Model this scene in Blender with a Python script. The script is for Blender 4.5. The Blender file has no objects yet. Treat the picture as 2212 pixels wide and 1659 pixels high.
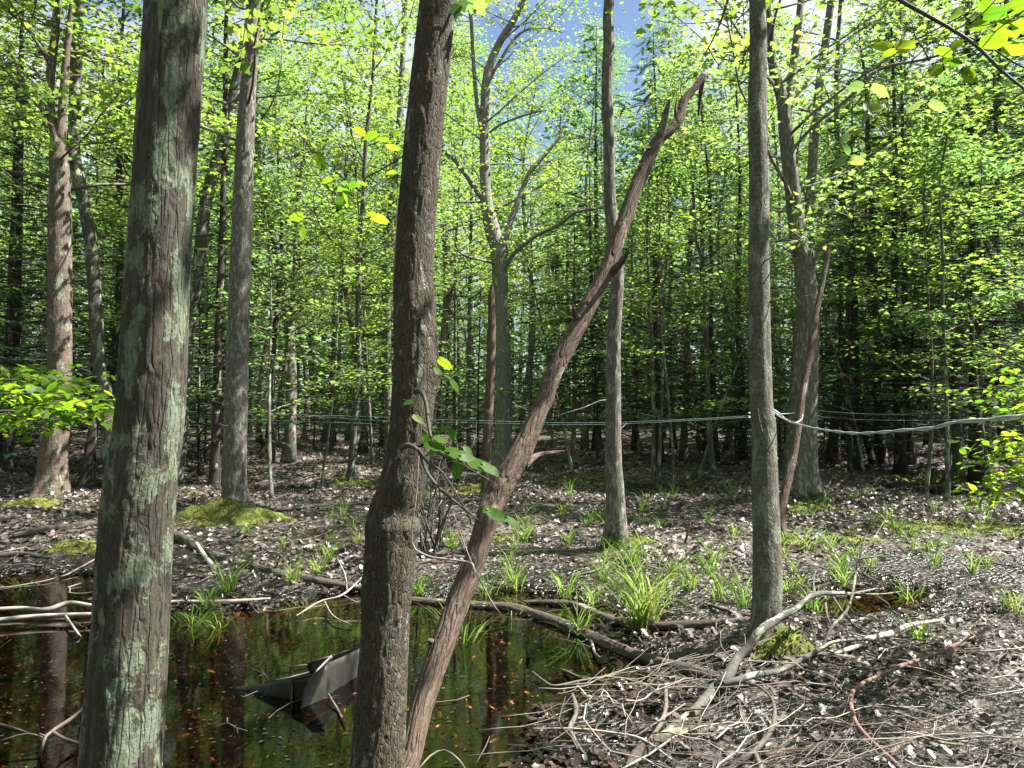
import bpy, math, random
import numpy as np
from mathutils import Vector
R = math.radians
sc = bpy.context.scene
COL = sc.collection

# ------------------------------------------------------------------ camera, sky, sun, exposure
W0, H0, FPX, HOR = 2212.0, 1659.0, 1609.0, 885.0      # the photograph's frame as measured
CAMZ = 1.55
PITCH = math.atan((HOR - H0 / 2) / FPX)
cam_d = bpy.data.cameras.new("camera"); cam = bpy.data.objects.new("camera", cam_d); COL.objects.link(cam)
cam.location = (0, 0, CAMZ); cam.rotation_euler = (R(90) + PITCH, 0, 0)
cam_d.sensor_width = 36; cam_d.lens = 36 * FPX / W0; cam_d.clip_start = 0.05; cam_d.clip_end = 600
sc.camera = cam

SUN_EL, SUN_AZ = 54.0, 8.0        # azimuth counted from +X (right) towards +Y (away)
w = bpy.data.worlds.new("World"); sc.world = w; w.use_nodes = True
nt = w.node_tree; nt.nodes.clear()
sky = nt.nodes.new("ShaderNodeTexSky"); sky.sky_type = 'NISHITA'; sky.sun_disc = False
sky.sun_elevation = R(SUN_EL); sky.sun_rotation = R(90 - SUN_AZ)
sky.air_density = 1.0; sky.dust_density = 0.6; sky.ozone_density = 1.2
tc = nt.nodes.new("ShaderNodeTexCoord"); mp = nt.nodes.new("ShaderNodeMapping"); mp.inputs['Scale'].default_value = (1, 1, 2.2)
ns = nt.nodes.new("ShaderNodeTexNoise"); ns.inputs['Scale'].default_value = 3.0; ns.inputs['Detail'].default_value = 6; ns.inputs['Roughness'].default_value = .6
cr = nt.nodes.new("ShaderNodeValToRGB"); cr.color_ramp.elements[0].position = .42; cr.color_ramp.elements[1].position = .60
mx = nt.nodes.new("ShaderNodeMixRGB"); mx.inputs['Color2'].default_value = (6, 6.2, 6.6, 1)
bg = nt.nodes.new("ShaderNodeBackground"); bg.inputs['Strength'].default_value = 0.05
wo = nt.nodes.new("ShaderNodeOutputWorld")
L = nt.links.new
L(tc.outputs['Generated'], mp.inputs[0]); L(mp.outputs[0], ns.inputs['Vector']); L(ns.outputs[0], cr.inputs[0])
L(cr.outputs[0], mx.inputs['Fac']); L(sky.outputs[0], mx.inputs['Color1']); L(mx.outputs[0], bg.inputs['Color']); L(bg.outputs[0], wo.inputs['Surface'])

sd = bpy.data.lights.new("sun", 'SUN'); sd.energy = 5.0; sd.angle = R(0.5); sd.color = (1, .955, .88)
so = bpy.data.objects.new("sun", sd); COL.objects.link(so)
sdir = Vector((math.cos(R(SUN_EL)) * math.cos(R(SUN_AZ)), math.cos(R(SUN_EL)) * math.sin(R(SUN_AZ)), math.sin(R(SUN_EL))))
so.rotation_euler = (-sdir).to_track_quat('-Z', 'Y').to_euler(); so.location = sdir * 60
sc.view_settings.view_transform = 'Standard'; sc.view_settings.look = 'None'
sc.view_settings.exposure = 1.95; sc.view_settings.gamma = 1.0
cy = sc.cycles
cy.max_bounces = 7; cy.diffuse_bounces = 4; cy.glossy_bounces = 3; cy.transmission_bounces = 5; cy.transparent_max_bounces = 10
cy.caustics_reflective = False; cy.caustics_refractive = False; cy.sample_clamp_indirect = 6

# ------------------------------------------------------------------ numeric helpers
rng = np.random.default_rng(7)
def ss(a, b, x):
    t = np.clip((x - a) / (b - a), 0, 1); return t * t * (3 - 2 * t)
def _h(ix, iy, iz, s):
    n = (ix.astype(np.int64) * 374761393 + iy.astype(np.int64) * 668265263 + iz.astype(np.int64) * 2147483647 + s * 1274126177) & 0xffffffff
    n = ((n ^ (n >> 13)) * 1274126177) & 0xffffffff
    n = ((n ^ (n >> 15)) * 2246822519) & 0xffffffff
    return ((n ^ (n >> 16)) & 0xffffff) / float(0xffffff)
def vnoise(p, s=0):
    f = np.floor(p); u = p - f; u = u * u * (3 - 2 * u); i = f.astype(np.int64)
    r = 0
    for a in (0, 1):
        for b in (0, 1):
            for c in (0, 1):
                wgt = (u[:, 0] if a else 1 - u[:, 0]) * (u[:, 1] if b else 1 - u[:, 1]) * (u[:, 2] if c else 1 - u[:, 2])
                r = r + wgt * _h(i[:, 0] + a, i[:, 1] + b, i[:, 2] + c, s)
    return r
def fbm(p, s=0, o=4):
    r = 0; a = .5; t = 0
    for k in range(o):
        r = r + a * vnoise(p * (2 ** k), s + k); t += a; a *= .5
    return r / t
def ridged(p, s=0, o=3):
    r = 0; a = .5; t = 0
    for k in range(o):
        r = r + a * (1 - np.abs(2 * vnoise(p * (2 ** k), s + k) - 1)); t += a; a *= .5
    return r / t

# ------------------------------------------------------------------ photograph pixel + distance -> point
cp, sp = math.cos(PITCH), math.sin(PITCH)
def at(px, py, d):
    a = (px - W0 / 2) / FPX; b = (H0 / 2 - py) / FPX
    fy = cp - b * sp; fz = sp + b * cp
    k = d / fy
    return np.array([a * k, d, CAMZ + fz * k])
def pool_poly(pts):
    out = []
    for px, py in pts:
        a = (px - W0 / 2) / FPX; b = (H0 / 2 - py) / FPX
        fz = sp + b * cp; fy = cp - b * sp
        k = -CAMZ / fz; out.append((a * k, fy * k))
    return np.array(out)
POOLS = [pool_poly(p) for p in (
    [(-900,1262),(-300,1250),(0,1243),(120,1240),(210,1250),(235,1292),(380,1310),(560,1318),(640,1300),(770,1275),(830,1290),(900,1303),(980,1298),(1040,1285),(1130,1283),(1270,1298),(1330,1325),(1290,1362),(1330,1395),(1385,1440),(1300,1468),(1235,1482),(1195,1560),(1150,1660),(1060,1900),(700,2300),(-900,2300),(-2000,1700)],
    [(1770,1300),(1830,1283),(1930,1272),(2010,1280),(1990,1305),(1900,1322),(1800,1325)],
)]
def sdist(x, y, P):
    best = np.full(x.shape, 1e9); ins = np.zeros(x.shape, bool); n = len(P)
    for i in range(n):
        ax, ay = P[i]; bx, by = P[(i + 1) % n]
        ex, ey = bx - ax, by - ay
        t = np.clip(((x - ax) * ex + (y - ay) * ey) / (ex * ex + ey * ey + 1e-12), 0, 1)
        best = np.minimum(best, np.hypot(x - ax - t * ex, y - ay - t * ey))
        c = ((ay > y) != (by > y)) & (x < (bx - ax) * (y - ay) / ((by - ay) if by != ay else 1e-9) + ax)
        ins ^= c
    return np.where(ins, -best, best)
def mudmask(x, y):
    x = np.atleast_1d(x); y = np.atleast_1d(y); r = np.hypot(x, y); p = np.stack([x, y, 0 * x], 1)
    m = ss(.50, .60, fbm(p * np.array([.55, .9, 1]), 71, 4)) * ss(13, 8, r) if False else ss(.50, .60, fbm(p * np.array([.55, .9, 1]), 71, 4)) * (1 - ss(8, 13, r))
    for cx, cy_, a, b in ((4.3, 7.0, 2.2, .7), (3.0, 6.3, 1.0, .5), (1.6, 10.2, 1.6, .8), (-3.6, 7.4, 1.6, .5), (.9, 6.3, 1.2, .6)):
        q = np.hypot((x - cx) / a, (y - cy_) / b) + (fbm(p * 1.6, 83, 3) - .5) * 1.2
        m = np.maximum(m, 1 - ss(.7, 1.1, q))
    return m
MOUNDS = []     # (x, y, radius, height) hummocks at tree feet
def gh(x, y):
    x = np.atleast_1d(np.asarray(x, float)); y = np.atleast_1d(np.asarray(y, float))
    z0 = np.zeros_like(x)
    p = np.stack([x, y, z0], 1)
    big = fbm(p * .35, 11, 3) - .5; med = fbm(p * 1.3, 21, 4) - .5; fine = fbm(p * 7, 31, 3) - .5
    r = np.hypot(x, y)
    d = np.full(x.shape, 1e9)
    for k, P in enumerate(POOLS):
        dd = sdist(x, y, P) + (fbm(p * 2.1, 41, 3) - .5) * (.5 if k == 0 else .3)
        d = np.minimum(d, dd)
    far = ss(7, 16, r)
    land = .035 + .07 * ss(0, 1.6, d) + med * (.10 + .10 * far) + big * (.06 + .45 * far) * ss(0, 2, d) + .06 * far + fine * .05
    land = land + ss(32, 90, r) * 3.6
    pool = -.10 - .10 * ss(0, .8, -d) + med * .05 + fine * .03
    t = ss(-.22, .16, d)
    h = pool * (1 - t) + land * t
    for mx_, my_, mr, mh in MOUNDS:
        q = np.hypot(x - mx_, y - my_)
        h = h + mh * np.exp(-(q / mr) ** 2) * (1 + .5 * med)
    return h
def gpix(px, py, zoff=0.0):
    """ground point seen at this pixel"""
    a = (px - W0 / 2) / FPX; b = (H0 / 2 - py) / FPX
    fz = sp + b * cp; fy = cp - b * sp
    z = 0.05
    for _ in range(6):
        k = -(CAMZ - z) / fz; x, y = a * k, fy * k
        gg = float(gh(x, y)[0]); z = .5 * z + .5 * ((max(gg, 0) if zoff else gg) + zoff)
    return np.array([x, y, z])

# ------------------------------------------------------------------ mesh accumulator
class MB:
    def __init__(s): s.v = []; s.r = []; s.b = []; s.f = []; s.n = 0; s.mi = []
    def add(s, verts, faces, rnd=None, bark=None, mi=0):
        """faces: list of (m,k) int arrays"""
        verts = np.asarray(verts, np.float32); m = len(verts)
        s.v.append(verts)
        s.r.append(np.zeros(m, np.float32) if rnd is None else np.broadcast_to(np.asarray(rnd, np.float32), (m,)))
        s.b.append(verts.copy() if bark is None else np.asarray(bark, np.float32))
        for f in faces: s.f.append(np.asarray(f, np.int32) + s.n); s.mi.append(mi)
        s.n += m
    def build(s, name, mat, parent=None, smooth=True):
        me = bpy.data.meshes.new(name)
        if s.n:
            v = np.concatenate(s.v)
            me.vertices.add(len(v)); me.vertices.foreach_set('co', v.ravel())
            tot = np.concatenate([np.full(len(f), f.shape[1], np.int32) for f in s.f])
            li = np.concatenate([f.ravel() for f in s.f])
            me.loops.add(len(li)); me.loops.foreach_set('vertex_index', li)
            me.polygons.add(len(tot)); st = np.concatenate([[0], np.cumsum(tot)[:-1]]).astype(np.int32)
            me.polygons.foreach_set('loop_start', st); me.polygons.foreach_set('loop_total', tot)
            if smooth: me.polygons.foreach_set('use_smooth', np.ones(len(tot), bool))
            if any(s.mi): me.polygons.foreach_set('material_index', np.concatenate([np.full(len(f), k, np.int32) for f, k in zip(s.f, s.mi)]))
            me.update(calc_edges=True)
            at_ = me.attributes.new('rnd', 'FLOAT', 'POINT'); at_.data.foreach_set('value', np.concatenate(s.r))
            at_ = me.attributes.new('bark', 'FLOAT_VECTOR', 'POINT'); at_.data.foreach_set('vector', np.concatenate(s.b).ravel())
        for q in (mat if isinstance(mat, (list, tuple)) else [mat]): me.materials.append(q)
        o = bpy.data.objects.new(name, me); COL.objects.link(o)
        if parent is not None: o.parent = parent
        return o

def tag(o, label=None, cat=None, group=None, kind=None):
    if label: o['label'] = label
    if cat: o['category'] = cat
    if group: o['group'] = group
    if kind: o['kind'] = kind
    return o
def empty(name, loc=(0, 0, 0), rz=0.0):
    o = bpy.data.objects.new(name, None); COL.objects.link(o); o.location = loc; o.rotation_euler = (0, 0, rz)
    o.empty_display_size = .2
    return o

def resample(pts, rad, step):
    pts = np.asarray(pts, float); rad = np.asarray(rad, float)
    n = len(pts)
    if n == 2:
        m = max(2, int(np.linalg.norm(pts[1] - pts[0]) / step) + 1); t = np.linspace(0, 1, m)[:, None]
        return pts[0] * (1 - t) + pts[1] * t, rad[0] * (1 - t[:, 0]) + rad[1] * t[:, 0]
    P = np.vstack([2 * pts[0] - pts[1], pts, 2 * pts[-1] - pts[-2]])
    op, orr = [], []
    for i in range(n - 1):
        p0, p1, p2, p3 = P[i], P[i + 1], P[i + 2], P[i + 3]
        m = max(1, int(np.linalg.norm(p2 - p1) / step)); t = (np.arange(m) / m)[:, None]
        op.append(.5 * ((2 * p1) + (-p0 + p2) * t + (2 * p0 - 5 * p1 + 4 * p2 - p3) * t * t + (-p0 + 3 * p1 - 3 * p2 + p3) * t ** 3))
        tt = t[:, 0]; orr.append(rad[i] * (1 - tt) + rad[i + 1] * tt)
    op.append(pts[-1:]); orr.append(rad[-1:])
    return np.vstack(op), np.concatenate(orr)

def tube(mb, pts, rad, sides=8, seed=0, rough=0.0, rscale=(14, 14, 3), flare=0.0, flen=.18, lobes=5, step=None, bumps=(), rnd=None, ovl=0.0, mi=0):
    if step: pts, rad = resample(pts, rad, step)
    pts = np.asarray(pts, float); rad = np.asarray(rad, float); n = len(pts)
    T = np.gradient(pts, axis=0); T /= (np.linalg.norm(T, axis=1)[:, None] + 1e-9)
    ref = np.array([1., 0, 0]) if abs(T[0][0]) < .8 else np.array([0, 1., 0])
    U = np.zeros_like(T); u = ref - T[0] * ref.dot(T[0]); u /= np.linalg.norm(u)
    for i in range(n):
        u = u - T[i] * u.dot(T[i]); u /= (np.linalg.norm(u) + 1e-9); U[i] = u
    V = np.cross(T, U)
    s = np.concatenate([[0], np.cumsum(np.linalg.norm(np.diff(pts, axis=0), axis=1))])
    a = np.arange(sides) / sides * 2 * math.pi
    A, S = np.meshgrid(a, s); Rr = np.repeat(rad[:, None], sides, 1)
    rm = float(rad.max())
    bc = np.stack([np.cos(A) * rm, np.sin(A) * rm, S], -1).reshape(-1, 3) + seed * 3.17
    rr = Rr.copy()
    if flare: rr = rr * (1 + flare * np.exp(-S / flen) * (.65 + .45 * np.cos(lobes * A + seed)))
    if ovl: rr = rr * (1 + ovl * np.cos(2 * A + seed))
    cv = None
    if rough:
        k = np.array(rscale, float)
        q = bc * k; q = q + (fbm(bc * 9, seed + 5, 2)[:, None] - .5) * 2.0
        cv = ridged(q, seed, 3).reshape(n, sides)
        big = fbm(bc * np.array([5, 5, 2.0]), seed + 9, 2).reshape(n, sides) - .5
        rr = rr + rough * (-(np.clip(cv - .62, 0, 1) / .38) * 1.0 + big * .9)
    for (bs, ba, bw, bh) in bumps:       # (position along, angle, width, height) burls
        da = np.angle(np.exp(1j * (A - ba))) * rm
        rr = rr + bh * np.exp(-((S - bs) ** 2 + da ** 2) / bw ** 2)
    v = pts[:, None, :] + rr[..., None] * (np.cos(A)[..., None] * U[:, None, :] + np.sin(A)[..., None] * V[:, None, :])
    i = np.arange(n - 1)[:, None] * sides; j = np.arange(sides)[None, :]; j2 = (j + 1) % sides
    f = np.stack([i + j, i + j2, i + sides + j2, i + sides + j], -1).reshape(-1, 4)
    v = v.reshape(-1, 3)
    caps = [np.arange(sides)[::-1][None, :], ((n - 1) * sides + np.arange(sides))[None, :]]
    mb.add(v, [f] + caps, rnd=(np.random.default_rng(seed).random() if rnd is None else rnd), bark=bc, mi=mi)
    return s

# leaf templates: (verts (k,3) with x = length 0..1, faces)
def T_kite():
    return np.array([[0, 0, 0], [.45, -.33, .05], [1, 0, -.04], [.45, .33, .05]]), [np.array([[0, 1, 2, 3]])]
def T_maple():
    o = [(0, 0), (.05, -.22), (.18, -.5), (.38, -.26), (.55, -.42), (.66, -.16), (1, 0), (.66, .16), (.55, .42), (.38, .26), (.18, .5), (.05, .22)]
    v = np.array([[x, y, .10 * abs(y) - .10 * x * x] for x, y in o]); return v, [np.arange(len(o))[None, :]]
def T_oval():
    xs = [.0, .14, .34, .58, .8, 1.0]; hw = [0, .13, .21, .20, .11, 0]
    v = [[x, 0, -.18 * x * x] for x in xs]; n = len(xs)
    for sg in (-1, 1):
        for k in range(1, n - 1): v.append([xs[k], sg * hw[k], -.18 * xs[k] ** 2 + .12 * hw[k] + (.015 if k % 2 else -.01)])
    f = []
    for q, sg in ((n, -1), (n + n - 2, 1)):
        e = [q + k for k in range(n - 2)]
        t1 = [[0, e[0], 1, 1]]
        for k in range(n - 3): f.append([1 + k, e[k], e[k + 1], 2 + k] if sg < 0 else [1 + k, 2 + k, e[k + 1], e[k]])
    tr = []
    for q, sg in ((n, -1), (n + n - 2, 1)):
        e = [q + k for k in range(n - 2)]
        tr.append([0, e[0], 1]); tr.append([e[-1], n - 1, n - 2])
    return np.array(v, float), [np.array(f), np.array(tr)]
def T_frond():
    # flat feathery hemlock spray with side sprigs
    o = [(0, 0)]
    L_ = [(.12, .16), (.16, .03), (.3, .26), (.34, .04), (.48, .27), (.52, .04), (.66, .2), (.7, .03), (.84, .11)]
    o += [(x, -y) for x, y in L_] + [(1, 0)] + [(x, y) for x, y in reversed(L_)]
    v = np.array([[x, y, -.10 * x * x - .08 * abs(y)] for x, y in o]); return v, [np.arange(len(o))[None, :]]
def T_litter():
    o = [(0, 0, 0), (.25, -.3, .10), (.55, -.22, .04), (.7, -.34, .12), (1, 0, .03), (.72, .3, .13), (.5, .2, .03), (.25, .33, .12)]
    v = np.array([[.5, 0, -.02]] + [list(q) for q in o], float); n = len(o)
    return v, [np.array([[0, 1 + k, 1 + (k + 1) % n] for k in range(n)])]
def scatter(mb, tpl, pos, size, az, tilt, rg, nrm=None, droop=0.0, rnd=None):
    """place leaves: pos (n,3), size (n), az (n) heading, tilt = random lean amount"""
    tv, tf = tpl; n = len(pos); K = len(tv)
    if n == 0: return
    N = np.zeros((n, 3)); N[:, 2] = 1
    if nrm is not None: N = nrm.copy()
    N = N + rg.normal(0, 1, (n, 3)) * tilt; N /= np.linalg.norm(N, axis=1)[:, None]
    X = np.stack([np.cos(az), np.sin(az), np.full(n, -droop)], 1)
    X = X - N * (X * N).sum(1)[:, None]; X /= (np.linalg.norm(X, axis=1)[:, None] + 1e-9)
    Y = np.cross(N, X)
    t = tv[None] * size[:, None, None]
    v = pos[:, None] + t[..., 0:1] * X[:, None] + t[..., 1:2] * Y[:, None] + t[..., 2:3] * N[:, None]
    base = (np.arange(n) * K)[:, None, None]
    fs = [(base + f[None]).reshape(-1, f.shape[1]) for f in tf]
    rn = rg.random(n) if rnd is None else rnd
    lc = np.tile(tv, (n, 1))
    mb.add(v.reshape(-1, 3), fs, rnd=np.repeat(rn, K), bark=lc)

# ------------------------------------------------------------------ materials
def newmat(name):
    m = bpy.data.materials.new(name); m.use_nodes = True; m.node_tree.nodes.clear(); return m, m.node_tree
class NT:
    def __init__(s, t): s.t = t
    def n(s, typ, **kw):
        o = s.t.nodes.new(typ)
        for k, v in kw.items():
            if isinstance(v, bpy.types.NodeSocket): s.t.links.new(v, o.inputs[k.replace('_', ' ')] if k[0] != 'i' or not k[1:].isdigit() else o.inputs[int(k[1:])])
            elif k[0] == 'i' and k[1:].isdigit(): o.inputs[int(k[1:])].default_value = v
            elif hasattr(o, k): setattr(o, k, v)
            else: o.inputs[k.replace('_', ' ')].default_value = v
        return o
    def ramp(s, fac, stops):
        o = s.t.nodes.new('ShaderNodeValToRGB'); e = o.color_ramp.elements
        while len(e) < len(stops): e.new(.5)
        for q, (p, c) in zip(e, stops): q.position = p; q.color = (*c, 1) if len(c) == 3 else c
        s.t.links.new(fac, o.inputs[0]); return o.outputs[0]
    def mix(s, fac, a, b, typ='MIX'):
        o = s.t.nodes.new('ShaderNodeMixRGB'); o.blend_type = typ
        for i, v in ((0, fac), (1, a), (2, b)):
            if isinstance(v, bpy.types.NodeSocket): s.t.links.new(v, o.inputs[i])
            else: o.inputs[i].default_value = v if i == 0 else (*v, 1)
        return o.outputs[0]
    def math(s, op, a, b=0.0):
        o = s.t.nodes.new('ShaderNodeMath'); o.operation = op
        for i, v in ((0, a), (1, b)):
            if isinstance(v, bpy.types.NodeSocket): s.t.links.new(v, o.inputs[i])
            else: o.inputs[i].default_value = v
        return o.outputs[0]
    def noise(s, vec, scale, detail=4, rough=.6, mapscale=None):
        if mapscale: vec = s.n('ShaderNodeMapping', i0=vec, Scale=mapscale).outputs[0]
        return s.n('ShaderNodeTexNoise', Vector=vec, Scale=scale, Detail=detail, Roughness=rough).outputs[0]
    def out(s, sh): s.t.links.new(sh, s.n('ShaderNodeOutputMaterial').inputs[0])
BLK, WHT = (0, 0, 0), (1, 1, 1)

def bark_mat(name, dark, light, crack=22.0, stretch=.22, lichen=.0, lcol=(.30, .34, .25), lscale=7.0, moss=.0, mosscol=(.07, .085, .015), depth=.010, contrast=.5, rings=0.0, pale=None):
    dark = tuple(c * .55 for c in dark); light = tuple(c * .92 for c in light)
    m, t = newmat(name); g = NT(t)
    co = g.n('ShaderNodeAttribute', attribute_name='bark').outputs['Vector']
    wob = g.n('ShaderNodeTexNoise', Vector=co, Scale=9.0, Detail=3).outputs['Color']
    co2 = g.n('ShaderNodeVectorMath', operation='MULTIPLY_ADD', i0=wob, i1=(.035, .035, .06), i2=co).outputs[0]
    ms = g.n('ShaderNodeMapping', i0=co2, Scale=(1, 1, stretch)).outputs[0]
    vo = g.n('ShaderNodeTexVoronoi', feature='DISTANCE_TO_EDGE', Vector=ms, Scale=crack).outputs['Distance']
    n1 = g.noise(ms, crack * 1.3, 6, .65)
    n2 = g.noise(co, crack * 3.0, 5, .7)
    n3 = g.noise(co, 3.0, 3, .5)
    crk = g.ramp(vo, [(0.0, BLK), (.13, WHT)])
    hgt = g.math('ADD', g.math('MULTIPLY', crk, .55), g.math('ADD', g.math('MULTIPLY', n1, .8), g.math('MULTIPLY', n2, .35)))
    col = g.ramp(g.math('ADD', g.math('MULTIPLY', n1, .6), g.math('MULTIPLY', n2, .4)), [(.5 - contrast * .32, dark), (.5 + contrast * .35, light)])
    col = g.mix(g.math('MULTIPLY', g.math('SUBTRACT', 1.0, crk), .22), col, tuple(c * .55 for c in dark))
    col = g.mix(g.ramp(n3, [(.35, BLK), (.7, (.45,) * 3)]), col, tuple(.6 * d + .25 * l for d, l in zip(dark, light)))
    if rings:
        rg_ = g.noise(co, 9.0, 4, .6, (.5, .5, 7.0)); col = g.mix(g.ramp(rg_, [(.52, BLK), (.66, (rings,) * 3)]), col, pale or light)
    if lichen:
        l1 = g.noise(co, lscale, 6, .62, (1, 1, .62)); l2 = g.noise(co, lscale * 7, 4, .7)
        lm = g.ramp(g.math('ADD', g.math('MULTIPLY', l1, .8), g.math('MULTIPLY', l2, .2)), [(.60 - lichen * .15, BLK), (.635 - lichen * .15, WHT)])
        lc = g.ramp(l2, [(.3, tuple(c * .55 for c in lcol)), (.62, lcol)])
        col = g.mix(lm, col, lc); hgt = g.math('ADD', hgt, g.math('MULTIPLY', g.math('MULTIPLY', lm, l2), .55))
        p1 = g.noise(co, lscale * .62, 3, .5, (1, 1, .35)); pm = g.ramp(p1, [(.70 - lichen * .05, BLK), (.715 - lichen * .05, WHT)])
        col = g.mix(g.math('MULTIPLY', pm, g.ramp(l2, [(.3, (.45,) * 3), (.55, WHT)])), col, tuple(min(1, c * 1.15) for c in (lcol[0] * 1.05, lcol[1], lcol[2] * .72)))
    if moss:
        gz = g.n('ShaderNodeSeparateXYZ', i0=g.n('ShaderNodeNewGeometry').outputs['Position']).outputs[2]
        mz = g.math('SUBTRACT', 1.0, g.math('MULTIPLY', g.math('SUBTRACT', gz, .1), 1 / moss))
        mm = g.ramp(g.math('ADD', mz, g.math('MULTIPLY', g.math('SUBTRACT', g.noise(co, 12, 4), .5), 2.0)), [(.4, BLK), (.7, WHT)])
        col = g.mix(mm, col, g.ramp(g.noise(co, 90, 3), [(.3, tuple(c * .5 for c in mosscol)), (.7, mosscol)]))
    bp = g.n('ShaderNodeBump', Height=hgt, Strength=.9, Distance=depth * .45)
    bs = g.n('ShaderNodeBsdfPrincipled', Base_Color=col, Roughness=.88, Normal=bp.outputs[0]); bs.inputs['Specular IOR Level'].default_value = .25
    g.out(bs.outputs[0]); return m

def leaf_mat(name, cols, tcols, trans=.55, gloss=.22, rough=.5):
    m, t = newmat(name); g = NT(t)
    rn = g.n('ShaderNodeAttribute', attribute_name='rnd').outputs['Fac']
    oi = g.n('ShaderNodeObjectInfo').outputs['Random']
    f = g.math('ADD', g.math('MULTIPLY', rn, .75), g.math('MULTIPLY', oi, .25))
    k = len(cols)
    c1 = g.ramp(f, [(i / (k - 1) * .8 + .1, c) for i, c in enumerate(cols)])
    c2 = g.ramp(f, [(i / (k - 1) * .8 + .1, c) for i, c in enumerate(tcols)])
    lc = g.n('ShaderNodeAttribute', attribute_name='bark').outputs['Vector']
    sx = g.n('ShaderNodeSeparateXYZ', i0=lc)
    rib = g.math('ABSOLUTE', sx.outputs[1])
    vein = g.ramp(rib, [(.0, (.7,) * 3), (.03, WHT)])
    c2 = g.mix(1.0, c2, vein, 'MULTIPLY')
    pb = g.n('ShaderNodeBsdfPrincipled', Base_Color=c1, Roughness=rough); pb.inputs['Specular IOR Level'].default_value = gloss
    tr = g.n('ShaderNodeBsdfTranslucent', Color=c2)
    ms = g.n('ShaderNodeMixShader', i0=trans, i1=pb.outputs[0], i2=tr.outputs[0])
    g.out(ms.outputs[0]); return m

def stick_mat(name, dark, light, rough=.8):
    m, t = newmat(name); g = NT(t)
    co = g.n('ShaderNodeAttribute', attribute_name='bark').outputs['Vector']
    rn = g.n('ShaderNodeAttribute', attribute_name='rnd').outputs['Fac']
    n1 = g.noise(co, 30, 5, .6, (1, 1, .25)); n2 = g.noise(co, 130, 3)
    col = g.ramp(g.math('ADD', g.math('MULTIPLY', n1, .6), g.math('MULTIPLY', rn, .4)), [(.25, dark), (.7, light)])
    bp = g.n('ShaderNodeBump', Height=g.math('ADD', n1, g.math('MULTIPLY', n2, .4)), Strength=.8, Distance=.004)
    bs = g.n('ShaderNodeBsdfPrincipled', Base_Color=col, Roughness=rough, Normal=bp.outputs[0])
    g.out(bs.outputs[0]); return m

M = {}
M['lichen'] = bark_mat('bark_lichen', (.045, .040, .030), (.135, .122, .093), crack=34, stretch=.12, lichen=.58, lcol=(.17, .20, .14), lscale=10, contrast=.55, depth=.02)
M['plate'] = bark_mat('bark_plated', (.048, .040, .029), (.165, .140, .103), crack=62, stretch=.36, lichen=.10, lcol=(.30, .28, .23), lscale=16, contrast=.5, depth=.02)
M['pale'] = bark_mat('bark_pale', (.12, .11, .095), (.46, .44, .39), crack=40, stretch=.16, lichen=.3, lcol=(.42, .42, .36), lscale=12, contrast=.6, depth=.015)
M['furrow'] = bark_mat('bark_furrowed', (.06, .053, .044), (.34, .315, .27), crack=42, stretch=.16, lichen=.45, lcol=(.36, .36, .30), lscale=14, contrast=.6, moss=.35, depth=.018)
M['grey'] = bark_mat('bark_grey', (.055, .05, .040), (.24, .225, .18), crack=44, stretch=.4, lichen=.50, lcol=(.22, .235, .18), lscale=9, moss=.15, contrast=.6, rings=.35, pale=(.24, .24, .20))
M['smooth'] = bark_mat('bark_smooth', (.075, .07, .06), (.17, .16, .14), crack=12, stretch=.8, lichen=.45, contrast=.8, rings=.4, depth=.004)
M['brown'] = bark_mat('bark_brown', (.065, .048, .038), (.28, .215, .175), crack=18, stretch=.4, lichen=.25, contrast=.6, rings=.4, pale=(.27, .22, .18))
M['dark'] = bark_mat('bark_dark', (.028, .022, .018), (.11, .09, .075), crack=24, stretch=.25, lichen=.15, moss=.12, contrast=.6)
M['dead'] = bark_mat('bark_dead', (.045, .033, .026), (.27, .195, .15), crack=40, stretch=.13, lichen=.10, lcol=(.27, .26, .23), lscale=6, contrast=.6, depth=.02)
M['log'] = bark_mat('bark_log', (.028, .021, .017), (.17, .14, .115), crack=16, stretch=.15, lichen=.2, contrast=.8)
M['twig'] = stick_mat('twig_brown', (.045, .032, .025), (.17, .14, .115))
M['palestick'] = stick_mat('twig_bleached', (.14, .115, .095), (.42, .37, .32))
M['redstick'] = stick_mat('twig_reddish', (.09, .05, .04), (.22, .13, .10))
M['branch'] = stick_mat('branch_dark', (.03, .024, .019), (.11, .095, .08))
M['maple'] = leaf_mat('leaf_maple', [(.045, .085, .025), (.075, .125, .03), (.11, .15, .04)], [(.18, .36, .05), (.29, .45, .06), (.40, .52, .08)], trans=.55)
M['maple2'] = leaf_mat('leaf_bluegreen', [(.05, .10, .045), (.075, .13, .055), (.10, .15, .05)], [(.18, .36, .09), (.28, .46, .11), (.42, .54, .10)], trans=.5)  # bluish leaf colour, standing in for haze where used on far trees
M['oval'] = leaf_mat('leaf_near', [(.04, .11, .012), (.06, .13, .012), (.09, .15, .02)], [(.15, .38, .02), (.30, .50, .02), (.42, .55, .03)], trans=.55)
M['hemlock'] = leaf_mat('leaf_hemlock', [(.016, .042, .024), (.028, .062, .034), (.05, .09, .045)], [(.03, .09, .02), (.05, .13, .025), (.09, .19, .03)], trans=.35, gloss=.3)
M['younghem'] = leaf_mat('leaf_young_hemlock', [(.035, .075, .04), (.055, .10, .05), (.08, .13, .06)], [(.08, .20, .05), (.12, .28, .07), (.2, .36, .09)], trans=.4, gloss=.3)
M['sedge'] = leaf_mat('leaf_sedge', [(.05, .12, .012), (.08, .17, .02), (.24, .24, .10)], [(.22, .45, .05), (.36, .56, .08), (.5, .52, .2)], trans=.45)

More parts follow.
